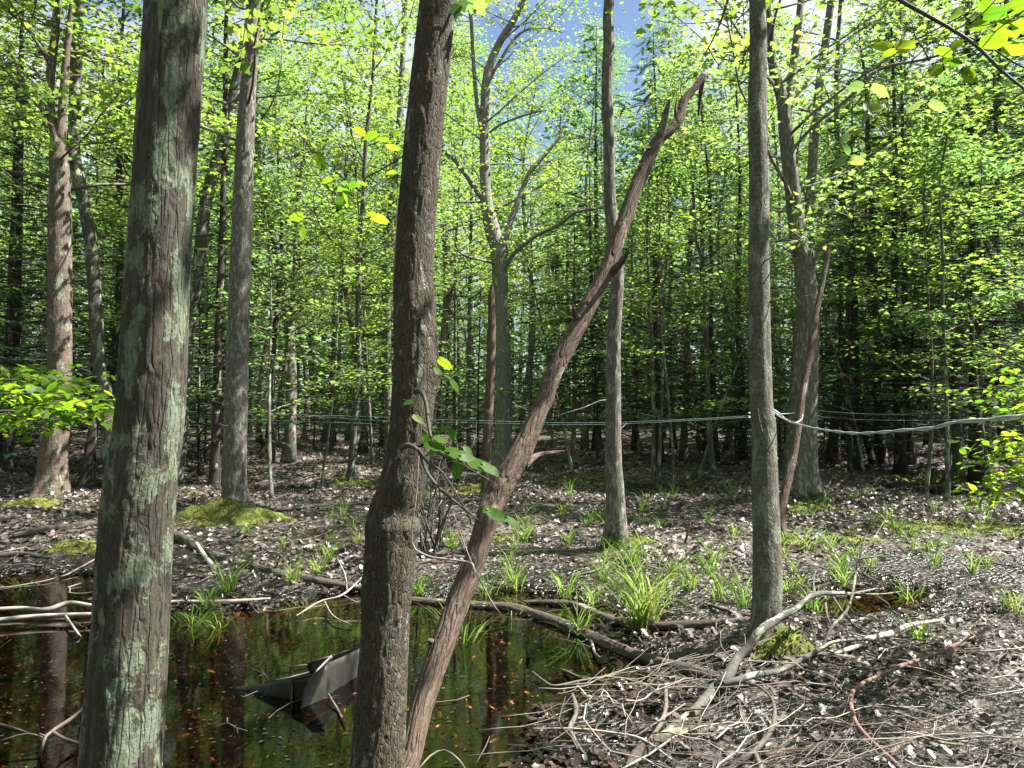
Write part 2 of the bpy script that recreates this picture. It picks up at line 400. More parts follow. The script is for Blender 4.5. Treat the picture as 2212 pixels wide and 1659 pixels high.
def litter_mat(name, stops, rough=.5):
    m, t = newmat(name); g = NT(t)
    rn = g.n('ShaderNodeAttribute', attribute_name='rnd').outputs['Fac']
    col = g.ramp(rn, stops)
    co = g.n('ShaderNodeNewGeometry').outputs['Position']
    col = g.mix(g.ramp(g.noise(co, 60, 3), [(.3, (.3,) * 3), (.7, BLK)]), col, (.03, .022, .018))
    bs = g.n('ShaderNodeBsdfPrincipled', Base_Color=col, Roughness=rough)
    tr = g.n('ShaderNodeBsdfTranslucent', Color=col)
    g.out(g.n('ShaderNodeMixShader', i0=.15, i1=bs.outputs[0], i2=tr.outputs[0]).outputs[0]); return m
M['litter'] = litter_mat('dead_leaves', [(0, (.035, .027, .022)), (.35, (.10, .082, .070)), (.7, (.26, .22, .195)), (1, (.44, .395, .36))], .42)
M['wetlitter'] = litter_mat('sodden_leaves', [(0, (.012, .009, .007)), (.5, (.035, .024, .017)), (.9, (.08, .05, .035)), (1, (.14, .11, .09))], .25)

def ground_mat():
    m, t = newmat('forest_floor'); g = NT(t)
    co = g.n('ShaderNodeNewGeometry').outputs['Position']
    z = g.n('ShaderNodeSeparateXYZ', i0=co).outputs[2]
    v = g.n('ShaderNodeTexVoronoi', Vector=co, Scale=16.0, Randomness=1.0)
    vd = g.n('ShaderNodeTexVoronoi', Vector=co, Scale=19.0, feature='DISTANCE_TO_EDGE').outputs['Distance']
    n1 = g.noise(co, 24, 6, .7); n2 = g.noise(co, 1.1, 4, .6); n3 = g.noise(co, 6, 4)
    leafc = g.ramp(g.n('ShaderNodeSeparateColor', i0=v.outputs['Color']).outputs[0], [(0, (.05, .036, .028)), (.45, (.12, .09, .072)), (.8, (.20, .155, .13)), (1, (.30, .25, .22))])
    soil = g.ramp(n1, [(.3, (.016, .012, .009)), (.7, (.05, .037, .028))])
    col = g.mix(g.ramp(g.math('ADD', g.math('MULTIPLY', n3, .6), g.math('MULTIPLY', n1, .4)), [(.42, BLK), (.58, WHT)]), soil, leafc)
    mm = g.ramp(g.math('ADD', g.math('MULTIPLY', n2, .75), g.math('MULTIPLY', n3, .25)), [(.56, BLK), (.62, WHT)])
    mossc = g.ramp(g.noise(co, 70, 4), [(.3, (.03, .04, .008)), (.7, (.12, .14, .02))])
    dry = g.ramp(z, [(.10, BLK), (.17, WHT)])
    col = g.mix(g.math('MULTIPLY', mm, g.math('MULTIPLY', dry, .8)), col, mossc)
    mudm = g.n('ShaderNodeAttribute', attribute_name='rnd').outputs['Fac']
    wet = g.math('MAXIMUM', g.ramp(z, [(.04, WHT), (.115, BLK)]), g.math('MULTIPLY', mudm, .9))
    mud = g.ramp(n1, [(.3, (.004, .004, .004)), (.7, (.014, .011, .009))])
    col = g.mix(wet, col, mud)
    sub = g.ramp(z, [(-.0, BLK), (.0001, BLK)])
    low = g.ramp(g.math('ADD', z, .12), [(.0, WHT), (.10, BLK)])
    col = g.mix(g.math('MULTIPLY', g.ramp(g.math('MULTIPLY', z, -1.0), [(.005, BLK), (.03, WHT)]), .85), col, g.ramp(g.math('ADD', g.noise(co, 5, 5, .65), g.math('MULTIPLY', g.math('ADD', z, .13), 2.6)), [(.42, (.010, .007, .005)), (.60, (.05, .026, .013)), (.80, (.26, .105, .04))]))
    rg_ = g.ramp(wet, [(0, (.8,) * 3), (1, (.22,) * 3)])
    bp = g.n('ShaderNodeBump', Height=g.math('ADD', n1, g.math('MULTIPLY', vd, 3.0)), Strength=.8, Distance=.02)
    bs = g.n('ShaderNodeBsdfPrincipled', Base_Color=col, Roughness=rg_, Normal=bp.outputs[0])
    g.out(bs.outputs[0]); return m
M['ground'] = ground_mat()

def water_mat():
    m, t = newmat('pool_water'); g = NT(t)
    co = g.n('ShaderNodeNewGeometry').outputs['Position']
    n1 = g.noise(co, 2.2, 3, .5); n2 = g.noise(co, 28, 3, .5, (1, 2.2, 1))
    bp = g.n('ShaderNodeBump', Height=g.math('ADD', g.math('MULTIPLY', n1, .6), g.math('MULTIPLY', n2, .10)), Strength=.07, Distance=.02)
    fr = g.n('ShaderNodeFresnel', IOR=1.36, Normal=bp.outputs[0])
    gl = g.n('ShaderNodeBsdfGlossy', Color=(1, 1, 1, 1), Roughness=.0, Normal=bp.outputs[0])
    film = g.noise(co, 9, 6, .7)
    tp = g.n('ShaderNodeBsdfTransparent', Color=(.42, .27, .13, 1))
    dust = g.n('ShaderNodeBsdfDiffuse', Color=(.02, .018, .013, 1))
    fm = g.ramp(film, [(.55, BLK), (.7, (.35,) * 3)])
    under = g.n('ShaderNodeMixShader', i0=fm, i1=tp.outputs[0], i2=dust.outputs[0])
    g.out(g.n('ShaderNodeMixShader', i0=g.math('MINIMUM', g.math('MULTIPLY', fr.outputs[0], 1.1), 1.0), i1=under.outputs[0], i2=gl.outputs[0]).outputs[0]); return m
M['water'] = water_mat()
def plain(name, col, rough=.5, metal=0, nscale=0, c2=None, bump=0):
    m, t = newmat(name); g = NT(t)
    co = g.n('ShaderNodeNewGeometry').outputs['Position']
    n = g.noise(co, nscale or 10, 5, .65)
    c = g.ramp(n, [(.35, col), (.65, c2 or col)])
    bp = g.n('ShaderNodeBump', Height=n, Strength=bump, Distance=.003)
    g.out(g.n('ShaderNodeBsdfPrincipled', Base_Color=c, Roughness=rough, Metallic=metal, Normal=bp.outputs[0]).outputs[0]); return m
M['tubing'] = plain('tubing_plastic', (.42, .47, .52), .3, 0, 20, (.55, .60, .64))
M['tubingfar'] = plain('tubing_far', (.35, .42, .46), .35, 0, 20, (.5, .55, .58))
M['moss'] = plain('moss_cushion', (.035, .045, .008), .95, 0, 30, (.15, .17, .022), 1.0)
M['sheet'] = plain('dull_sheet_metal', (.018, .018, .014), .5, .2, 6, (.045, .043, .033), .3)
M['sheetdark'] = plain('dark_sheet_metal', (.012, .012, .011), .35, .3, 6, (.03, .028, .024), .3)
M['rivet'] = plain('rivet_metal', (.5, .5, .46), .4, .6)
# ------------------------------------------------------------------ growing trees
UP = np.array([0, 0, 1.0])
def dirv(az, el): return np.array([math.cos(az) * math.cos(el), math.sin(az) * math.cos(el), math.sin(el)])
def limb_pts(rg, p, d, Ln, n=6, up=.10, wob=.12):
    pts = [p]; d = d.copy()
    for k in range(n):
        d = d + UP * up / n + rg.normal(0, wob, 3) * np.array([1, 1, .7]); d /= np.linalg.norm(d)
        pts.append(pts[-1] + d * Ln / n)
    return np.array(pts)
def interp(pts, t):
    f = t * (len(pts) - 1); i = min(int(f), len(pts) - 2); u = f - i
    return pts[i] * (1 - u) + pts[i + 1] * u
def grow(mb, cl, rg, pts, rad, z0, z1, nl, Lf, el0=.2, el1=1.0, sub=6, thick=1.0, rn=.4, azs=None, seglen=.5, top=.35):
    zs = pts[:, 2]; ph = rg.random() * 6
    for k in range(nl):
        t = (k + rg.random() * .8) / nl; z = z0 + (z1 - z0) * t
        i = int(np.clip(np.searchsorted(zs, z), 1, len(zs) - 1)); p = pts[i]; r = rad[i]
        az = ph + k * 2.4 + rg.normal(0, .3)
        if azs is not None: az = rg.uniform(*azs)
        el = el0 + (el1 - el0) * t + rg.normal(0, .1)
        Ln = Lf * (1 - (1 - top) * t) * rg.uniform(.65, 1.2)
        r0 = min(r * .55, (.010 * Ln + .006)) * thick
        lp = limb_pts(rg, p, dirv(az, el), Ln, 6)
        tube(mb, lp, np.linspace(r0, r0 * .22, 7), 5, seed=int(rg.integers(1e6)), rnd=rn)
        cl.append(lp[-1:]); cl.append(lp[-2:-1])
        for j in range(sub):
            tt = .22 + .74 * (j + rg.random() * .6) / sub; q = interp(lp, tt)
            d = lp[min(6, int(tt * 6) + 1)] - lp[int(tt * 6)]; a = math.atan2(d[1], d[0]) + (1 if j % 2 else -1) * rg.uniform(.5, 1.25)
            sl = Ln * rg.uniform(.25, .48) * (1.15 - tt * .6)
            sp_ = limb_pts(rg, q, dirv(a, rg.normal(.12, .25)), sl, 3, .05, .15)
            tube(mb, sp_, np.linspace(r0 * .4, r0 * .12, 4), 3, rnd=rn)
            m = max(1, int(sl / seglen + .5))
            for u in np.linspace(.45, 1, m + 1): cl.append(interp(sp_, u)[None])
def leafage(mb, cl, rg, n, rx, rz, size, tpl, tilt=.35, droop=.25, flat=True):
    c = np.concatenate(cl); m = len(c)
    c = np.repeat(c, n, 0); k = len(c)
    a = rg.random(k) * 2 * math.pi; r = np.sqrt(rg.random(k)) * rx
    off = np.stack([np.cos(a) * r, np.sin(a) * r, rg.normal(0, rz, k)], 1)
    base = np.repeat(rg.random(m), n)          # one tone per spray, varied inside it
    rn = np.clip(.6 * base + .4 * rg.random(k), 0, 1)
    scatter(mb, tpl, c + off, size * rg.uniform(.65, 1.25, k), a + rg.normal(0, .7, k), tilt, rg, droop=droop, rnd=rn)
def hemlock(rg, H, z0, Lf, nb, fsz, dens=1.0, lean=(0, 0), r=.11):
    wood = MB(); lf = MB()
    pts = np.array([[lean[0] * (max(z, 0) / H) ** 1.2 + .05 * math.sin(z * .8 + H), lean[1] * z / H, z] for z in np.linspace(-.2, H, 16)])
    rad = np.linspace(r, .012, 16); tube(wood, pts, rad, 9, seed=int(rg.integers(1e5)), rough=.006, flare=.7, flen=.25)
    P, A, S = [], [], []
    for k in range(nb):
        t = ((k + rg.random()) / nb); z = z0 + (H - z0) * t; p = interp(pts, (z + .2) / (H + .2))
        az = k * 2.4 + rg.normal(0, .4); Ln = Lf * (1 - t) ** .75 * rg.uniform(.6, 1.15) + .25
        lp = limb_pts(rg, p, dirv(az, rg.uniform(-.08, .28)), Ln, 5, -.22, .09)
        tube(lf, lp, np.linspace(.006 + Ln * .006, .003, 6), 4, rnd=.3, mi=1)
        m = max(3, int(Ln / .16 * dens))
        if z < z0 + .12 * (H - z0) and rg.random() < .6: m = m // 4
        for j in range(m):
            tt = .15 + .85 * (j + rg.random()) / m; q = interp(lp, tt)
            sd_ = rg.choice((-1, 1)); off = rg.uniform(0, .30) * Ln * (1.05 - tt)
            a2 = az + sd_ * rg.uniform(.45, 1.2)
            q2 = q + dirv(a2, -.08) * off
            if off > .35:
                tube(lf, np.array([q, q2]), np.array([.004, .002]), 3, rnd=.3, mi=1)
                P.append(q + (q2 - q) * .5); A.append(a2 + rg.normal(0, .5)); S.append(fsz * rg.uniform(.7, 1.2))
            P.append(q2); A.append(a2); S.append(fsz * rg.uniform(.7, 1.3))
    P = np.array(P); scatter(lf, T_frond(), P, np.array(S), np.array(A), .22, rg, droop=.22)
    return wood, lf
def broad(rg, H, z0, Lf, nl, sub, n, size, tpl, r=.14, lean=None, el=(.1, 1.0), rx=.34, rz=.07, tilt=.4, wob=.15, top=.35, seglen=.5, thick=1.0):
    wood = MB(); lf = MB(); cl = []
    lean = lean or rg.normal(0, .6, 2)
    ph = rg.random(2) * 6
    pts = np.array([[lean[0] * (max(z, 0) / H) ** 1.3 + wob * math.sin(z * .7 + ph[0]), lean[1] * (max(z, 0) / H) ** 1.3 + wob * math.cos(z * .6 + ph[1]) - wob * math.cos(ph[1]), z] for z in np.linspace(-.2, H, 18)])
    pts[:, 0] -= pts[1, 0] * 0
    rad = np.linspace(r, .012, 18) ** 1.0
    tube(wood, pts, rad, 10, seed=int(rg.integers(1e5)), rough=.006, flare=.6, flen=.22)
    grow(wood, cl, rg, pts, rad, z0, H * .98, nl, Lf, el[0], el[1], sub, top=top, seglen=seglen, thick=thick)
    leafage(lf, cl, rg, n, rx, rz, size, tpl, tilt)
    return wood, lf

def px_of(p):
    """photograph column of a world point"""
    x, y, z = p[0], p[1], p[2] - CAMZ
    dep = y * cp + z * sp; return W0 / 2 + FPX * x / dep, H0 / 2 - FPX * (z * cp - y * sp) / dep

# ------------------------------------------------------------------ trees whose trunks the photograph shows
# name, label, category, material, base distance (None = from the ground), top distance, path [(px,py,width)], options
TR = []
def T(label, mat, path, d0=None, dt=None, name='maple_tree', cat='tree', **o): TR.append((name, label, cat, mat, path, d0, dt, o))
T('thick lichen-covered trunk nearest the camera, left side of the picture', 'lichen', [(258,1720,174),(260,1658,169),(280,1381,159),(298,1103,154),(325,889,145),(343,554,134),(363,268,134),(382,0,133),(390,-160,130)], 2.4, 2.5, sides=150, rough=.006, step=.006, bumps=[(1.25,2.0,.07,.012)], ext=8, crown=3, leaf='maple', near=1)
T('brown plated trunk in the centre foreground with a side knob and a twiggy stub', 'plate', [(811,1720,122),(815,1658,117),(831,1381,104),(844,1200,112),(848,1140,120),(850,1106,106),(867,1056,102),(884,956,93),(893,832,93),(897,715,96),(895,554,87),(918,268,85),(946,0,82),(960,-160,80)], 2.85, 3.0, sides=130, rough=.006, step=.006, bumps=[(2.03,0.15,.075,.026),(1.18,2.7,.08,.018),(1.6,5.0,.05,.010)], ext=8, crown=3, leaf='maple', near=1)
T('slender grey lichened trunk with pale tubing tied round it, standing right of centre', 'grey', [(1656,1372,68),(1656,1337,60),(1658,1237,61),(1652,1022,55),(1650,921,51),(1644,855,48),(1639,554,45),(1640,402,43),(1636,234,41),(1638,100,38),(1636,0,36)], None, 5.2, sides=64, rough=.004, step=.02, ext=7, crown=4, flare=.35, name='maple_tree')
T('straight grey trunk standing just behind the leaning dead trunk', 'furrow', [(1328,1184,54),(1330,1090,40),(1325,989,35),(1325,855,32),(1326,721,30),(1333,587,28),(1318,435,25),(1315,301,25),(1311,200,24),(1315,100,24),(1316,0,23)], None, None, sides=48, rough=.006, step=.03, ext=7, crown=5, flare=.5)
T('furrowed pale trunk with sunlit right side rising from a bright green moss mound', 'furrow', [(509,1106,58),(507,1056,50),(507,989,50),(511,832,49),(520,554,43),(526,402,42),(531,268,37),(541,134,32),(549,0,30)], None, None, sides=56, rough=.012, step=.03, ext=8, crown=5, flare=.5)
T('grey trunk leaning right and crossing behind the furrowed sunlit trunk', 'smooth', [(375,1110,34),(388,950,32),(402,755,28),(415,655,28),(432,554,28),(445,435,27),(482,300,27),(522,134,26),(552,0,24)], 13.0, 13.5, sides=24, rough=.004, step=.1, ext=6, crown=4)
T('short dark trunk close behind the left foot of the furrowed sunlit trunk', 'dark', [(461,1086,28),(468,920,22),(471,740,17),(480,500,14),(486,250,12),(488,60,9)], 12.6, 13, sides=20, rough=.004, step=.1, ext=2, crown=0, hem=1, name='hemlock_tree')
T('broad brown trunk forking low at the far left, with peeling rosy bark', 'brown', [(107,1080,70),(112,1023,57),(117,956,55),(128,830,48),(129,554,47),(129,435,45),(127,330,36),(122,290,26),(108,234,19),(109,167,18),(120,67,17),(124,0,16)], None, None, sides=48, rough=.010, step=.05, ext=5, crown=5, flare=.45,
  limbs=[([(128,310,26),(134,250,18),(137,200,16),(142,134,15),(150,60,12),(155,10,10)],0),([(122,290,10),(95,235,9),(60,190,8),(25,120,7),(-20,70,6)],.5),([(110,150,8),(95,100,7),(60,60,6),(0,10,5)],-.3)])
T('smooth grey trunk curving beside the broad rosy trunk at the far left', 'smooth', [(241,1078,30),(234,956,27),(231,855,26),(214,790,26),(208,688,27),(199,554,26),(181,435,25),(159,335,27),(161,268,25),(163,200,24),(166,100,24),(171,0,22)], 12.5, 12.6, sides=28, rough=.003, step=.08, ext=6, crown=4)
T('short leaning dark trunk at the foot of the smooth curving grey trunk', 'dark', [(174,1088,26),(184,1030,22),(197,956,21),(208,890,18),(222,800,14)], 12.2, 12.6, sides=20, rough=.004, step=.08, ext=.3, crown=0, name='dead_tree')
T('dark shaggy evergreen trunk at the very left edge', 'dark', [(6,1032,38),(12,889,32),(27,720,30),(33,554,26),(42,301,16),(45,150,12)], None, None, sides=26, rough=.008, step=.08, ext=2, crown=0, hem=2, name='hemlock_tree')
T('thin pale straight trunk with a mossy root mound, left of the centre trunk', 'smooth', [(757,1036,22),(758,1010,15),(767,889,14),(774,755,13),(774,554,12),(784,435,10),(791,300,9),(805,170,8),(812,40,7)], None, None, sides=18, rough=.002, step=.15, ext=2, crown=5, flare=.6)
T('shaded grey trunk half hidden by the left edge of the centre trunk', 'furrow', [(838,985,18),(836,690,18),(834,554,18),(850,400,14),(864,234,13),(875,0,12)], 21, 21, sides=20, rough=.004, step=.2, ext=5, crown=5)
T('tall pale forking tree with bleached sunlit bark between centre trunk and leaning snag', 'pale', [(1077,1010,50),(1086,956,40),(1089,839,37),(1083,721,36),(1078,554,37),(1067,510,36),(1057,469,32),(1049,418,27),(1047,335,22),(1046,268,21),(1052,167,20),(1075,100,17),(1116,33,15),(1132,0,14)], None, None, sides=36, rough=.008, step=.08, ext=6, crown=5, flare=.35,
  limbs=[([(1053,440,18),(1035,418,15),(1005,375,12),(975,338,9),(955,325,7),(920,290,5)],-.5),([(1047,290,12),(1035,258,10),(1025,167,9),(1018,50,8),(1012,0,7)],-.2),
         ([(1085,600,18),(1090,540,17),(1095,502,16),(1119,435,14),(1142,378,12),(1176,335,10),(1215,290,7)],.6),([(1085,590,11),(1109,549,10),(1159,509,9),(1209,485,8),(1243,459,7),(1293,449,6),(1340,430,3)],-1.2),
         ([(1055,180,8),(1075,140,8),(1120,75,6),(1165,60,5),(1215,70,3)],.3),([(1047,295,5),(1080,270,5),(1130,250,4),(1180,238,2)],-.8),([(1070,570,7),(1040,562,6),(1005,552,5),(970,530,3)],-1.0)])
T('broken dead trunk with a jagged top in front of the tall pale forking tree', 'dead', [(1047,1095,24),(1049,1040,20),(1052,956,20),(1059,822,20),(1062,700,19),(1061,640,16),(1062,615,6)], 11.9, 12.2, sides=28, rough=.014, step=.05, ext=0, crown=0, name='dead_tree')
T('big ridged trunk forking high up, right of the tubing-wrapped trunk', 'furrow', [(1741,1078,74),(1739,1040,60),(1738,989,54),(1742,880,45),(1748,722,42),(1742,640,44),(1736,554,44),(1728,535,40),(1715,435,34),(1703,335,31),(1696,268,30),(1690,215,27),(1668,134,19),(1663,67,17),(1657,0,15)], None, None, sides=56, rough=.012, step=.04, ext=6, crown=5, flare=.45,
  limbs=[([(1697,260,22),(1706,205,21),(1711,167,20),(1723,67,18),(1730,0,16),(1736,-80,14)],.4),([(1706,330,9),(1760,270,8),(1830,215,8),(1900,150,7),(1990,130,6),(2060,110,4)],-.8),([(1745,640,9),(1760,560,8),(1795,500,6),(1850,470,5),(1900,500,3)],-.5),([(1700,230,5),(1740,190,5),(1800,150,4),(1870,160,3)],.8),([(1690,230,6),(1660,170,5),(1600,140,4),(1540,120,3)],-.6),([(1730,560,4),(1700,540,4),(1675,520,3)],-.4)])
T('grey trunk standing behind the big ridged forking trunk, its top leaning right', 'furrow', [(1702,1022,22),(1712,900,20),(1722,750,18),(1740,550,19),(1752,400,20),(1758,301,20),(1765,234,19),(1772,167,18),(1782,100,17),(1795,0,15)], None, None, sides=20, rough=.005, step=.2, ext=5, crown=4)
T('crooked dead reddish trunk leaning right across the big ridged trunk', 'dead', [(1702,1168,22),(1690,1150,20),(1688,1106,19),(1698,1055,19),(1715,972,18),(1728,888,17),(1741,805,17),(1751,761,18),(1761,688,14),(1775,621,12),(1787,554,11),(1791,530,7)], None, 9.6, sides=28, rough=.009, step=.03, ext=0, crown=0, name='dead_tree')
T('dark straight trunk with a rooty foot, right of the ridged forking trunk', 'dark', [(1903,1003,32),(1901,955,22),(1898,888,21),(1893,721,17),(1887,554,14),(1880,401,12),(1875,301,10),(1872,200,8)], None, None, sides=22, rough=.006, step=.15, ext=2, crown=0, hem=2, flare=.6, name='hemlock_tree')
T('thin dark trunk leaning away to the left from the dark rooty trunk', 'dark', [(1890,1008,20),(1880,980,15),(1865,921,13),(1852,821,13),(1845,754,12),(1838,640,9),(1830,520,7)], None, None, sides=16, rough=.003, step=.2, ext=2, crown=3)
T('straight mottled trunk with a mossy boulder-like foot near the right edge', 'grey', [(2072,1030,26),(2069,1000,21),(2066,888,20),(2067,788,19),(2082,671,20),(2099,554,20),(2103,500,19),(2106,401,17),(2116,300,14),(2149,234,12),(2159,180,11),(2170,60,9)], None, None, sides=28, rough=.005, step=.1, ext=4, crown=5, flare=.6)
T('very thin crooked sapling trunk with a dark root knob, left of the mottled trunk', 'smooth', [(2046,1092,20),(2047,1070,11),(2046,921,8),(2042,788,8),(2036,654,7),(2037,554,7),(2030,400,5),(2045,300,4)], None, None, sides=14, rough=.002, step=.15, ext=1, crown=2, flare=.7, name='sapling')
T('distant dark trunk beyond the mottled trunk near the right edge', 'dark', [(2125,1000,16),(2130,800,15),(2132,640,14),(2133,554,13),(2140,350,9)], 24, 24, sides=14, rough=.004, step=.3, ext=3, crown=0, hem=2, name='hemlock_tree')
T('leaning thin grey trunk cut by the right edge of the picture', 'grey', [(2240,720,18),(2195,640,16),(2165,585,15),(2140,540,13),(2105,470,10)], 14, 14, sides=14, rough=.003, step=.2, ext=1, crown=2, nobase=1, name='dead_tree')
T('slim grey trunk midway between the leaning snag and the tubing-wrapped trunk', 'smooth', [(1541,1020,20),(1538,1000,13),(1530,900,11),(1526,760,10),(1524,654,10),(1518,560,9),(1504,520,8),(1496,380,6)], None, None, sides=14, rough=.002, step=.2, ext=2, crown=4, flare=.6)
T('dark slim trunk close right of the slim grey trunk left of the tubing-wrapped one', 'dark', [(1551,1000,14),(1541,880,11),(1536,700,10),(1536,554,9),(1532,400,7)], None, None, sides=12, rough=.003, step=.3, ext=2, crown=0, hem=1, name='hemlock_tree')
T('rusty brown trunk left of the slim grey trunk, dim in the evergreens', 'brown', [(1474,998,20),(1480,900,15),(1484,760,14),(1488,640,12),(1492,500,10)], None, None, sides=14, rough=.005, step=.3, ext=3, crown=0, hem=2, name='hemlock_tree')
T('pair-like thin pale pole trunk, the left one of two right of the straight grey trunk', 'smooth', [(1411,1040,11),(1412,900,8),(1408,740,8),(1402,620,7),(1398,500,6),(1403,350,5)], None, None, sides=10, rough=.001, step=.3, ext=1, crown=3, name='sapling')
T('thin bent pole trunk, the right one of two right of the straight grey trunk', 'smooth', [(1422,1040,9),(1428,900,7),(1433,740,6),(1436,620,6),(1446,480,5),(1440,350,4)], None, None, sides=10, rough=.001, step=.3, ext=1, crown=3, name='sapling')
T('small dark evergreen trunk seen between the leaning snag and the straight grey trunk', 'dark', [(1296,1004,16),(1292,950,12),(1286,850,11),(1282,754,11),(1278,640,9),(1276,540,7)], None, None, sides=14, rough=.004, step=.3, ext=2, crown=0, hem=1, name='hemlock_tree')
T('small brown trunk right of the leaning snag, nearest to it at ground level', 'brown', [(1237,1008,17),(1239,950,11),(1241,850,10),(1241,760,9),(1240,640,7)], None, None, sides=14, rough=.004, step=.3, ext=2, crown=0, hem=1, name='hemlock_tree')
T('far grey pole trunk in the gap right of the centre trunk', 'smooth', [(984,1000,9),(984,880,8),(983,720,7),(985,554,7),(990,430,5),(1000,300,4)], 21, 21, sides=10, rough=.001, step=.3, ext=2, crown=4, name='sapling')
T('far dim grey trunk beside the pole trunk right of the centre trunk', 'grey', [(1012,990,12),(1013,880,10),(1014,720,9),(1016,554,8),(1020,380,6)], 25, 25, sides=10, rough=.002, step=.4, ext=3, crown=5)
T('mossy-footed trunk beyond the furrowed sunlit trunk', 'dark', [(574,992,34),(580,950,16),(586,880,14),(590,760,12),(600,640,10),(608,520,9)], None, None, sides=16, rough=.004, step=.3, ext=3, crown=4, flare=.8)
T('slim trunk leaning right beyond the furrowed sunlit trunk', 'brown', [(584,1000,18),(588,960,12),(596,920,11),(612,820,10),(634,640,10),(640,480,9),(655,330,7)], None, None, sides=14, rough=.003, step=.3, ext=2, crown=4)
T('small leaning trunk left of the thin pale trunk with the mossy root mound', 'smooth', [(716,965,10),(720,930,8),(728,860,7),(735,720,7),(740,560,6)], 24, 24, sides=10, rough=.002, step=.3, ext=2, crown=4, name='sapling')
T('dark thin trunk right of the dark rooty trunk', 'dark', [(1948,1020,12),(1955,940,8),(1966,820,6),(1972,700,5)], None, None, sides=10, rough=.001, step=.3, ext=1, crown=2, name='sapling')
T('dim trunk with dead side twigs left of the dark rooty trunk', 'dark', [(1836,1024,11),(1835,900,9),(1834,760,8),(1836,600,7),(1838,450,5)], None, None, sides=12, rough=.002, step=.3, ext=1, crown=0, hem=1, name='hemlock_tree')
T('distant pale trunk high among leaves above the dark thin trunk', 'grey', [(1945,985,12),(1950,800,12),(1952,640,11),(1953,554,10),(1946,420,8)], 26, 26, sides=10, rough=.002, step=.4, ext=3, crown=4)

# hummocks at tree feet (before the ground is sampled)
def mound_at(px, py, r, h):
    p = gpix(px, py); MOUNDS.append((p[0], p[1], r, h))
for a in ((490,1108,.75,.20),(757,1036,.55,.16),(1741,1072,.8,.2),(2075,1036,.6,.22),(1903,1005,.5,.12),(574,990,.8,.2),(1540,1020,.4,.1),(1330,1180,.35,.05),(110,1085,.8,.10),(1700,1395,.3,.08),(1656,1370,.28,.05),(20,1130,.8,.08),(780,1200,.7,.06),(1850,1170,.7,.05),(1500,1200,.6,.04),(1240,1000,.8,.1),(1800,985,.8,.15)): mound_at(*a)

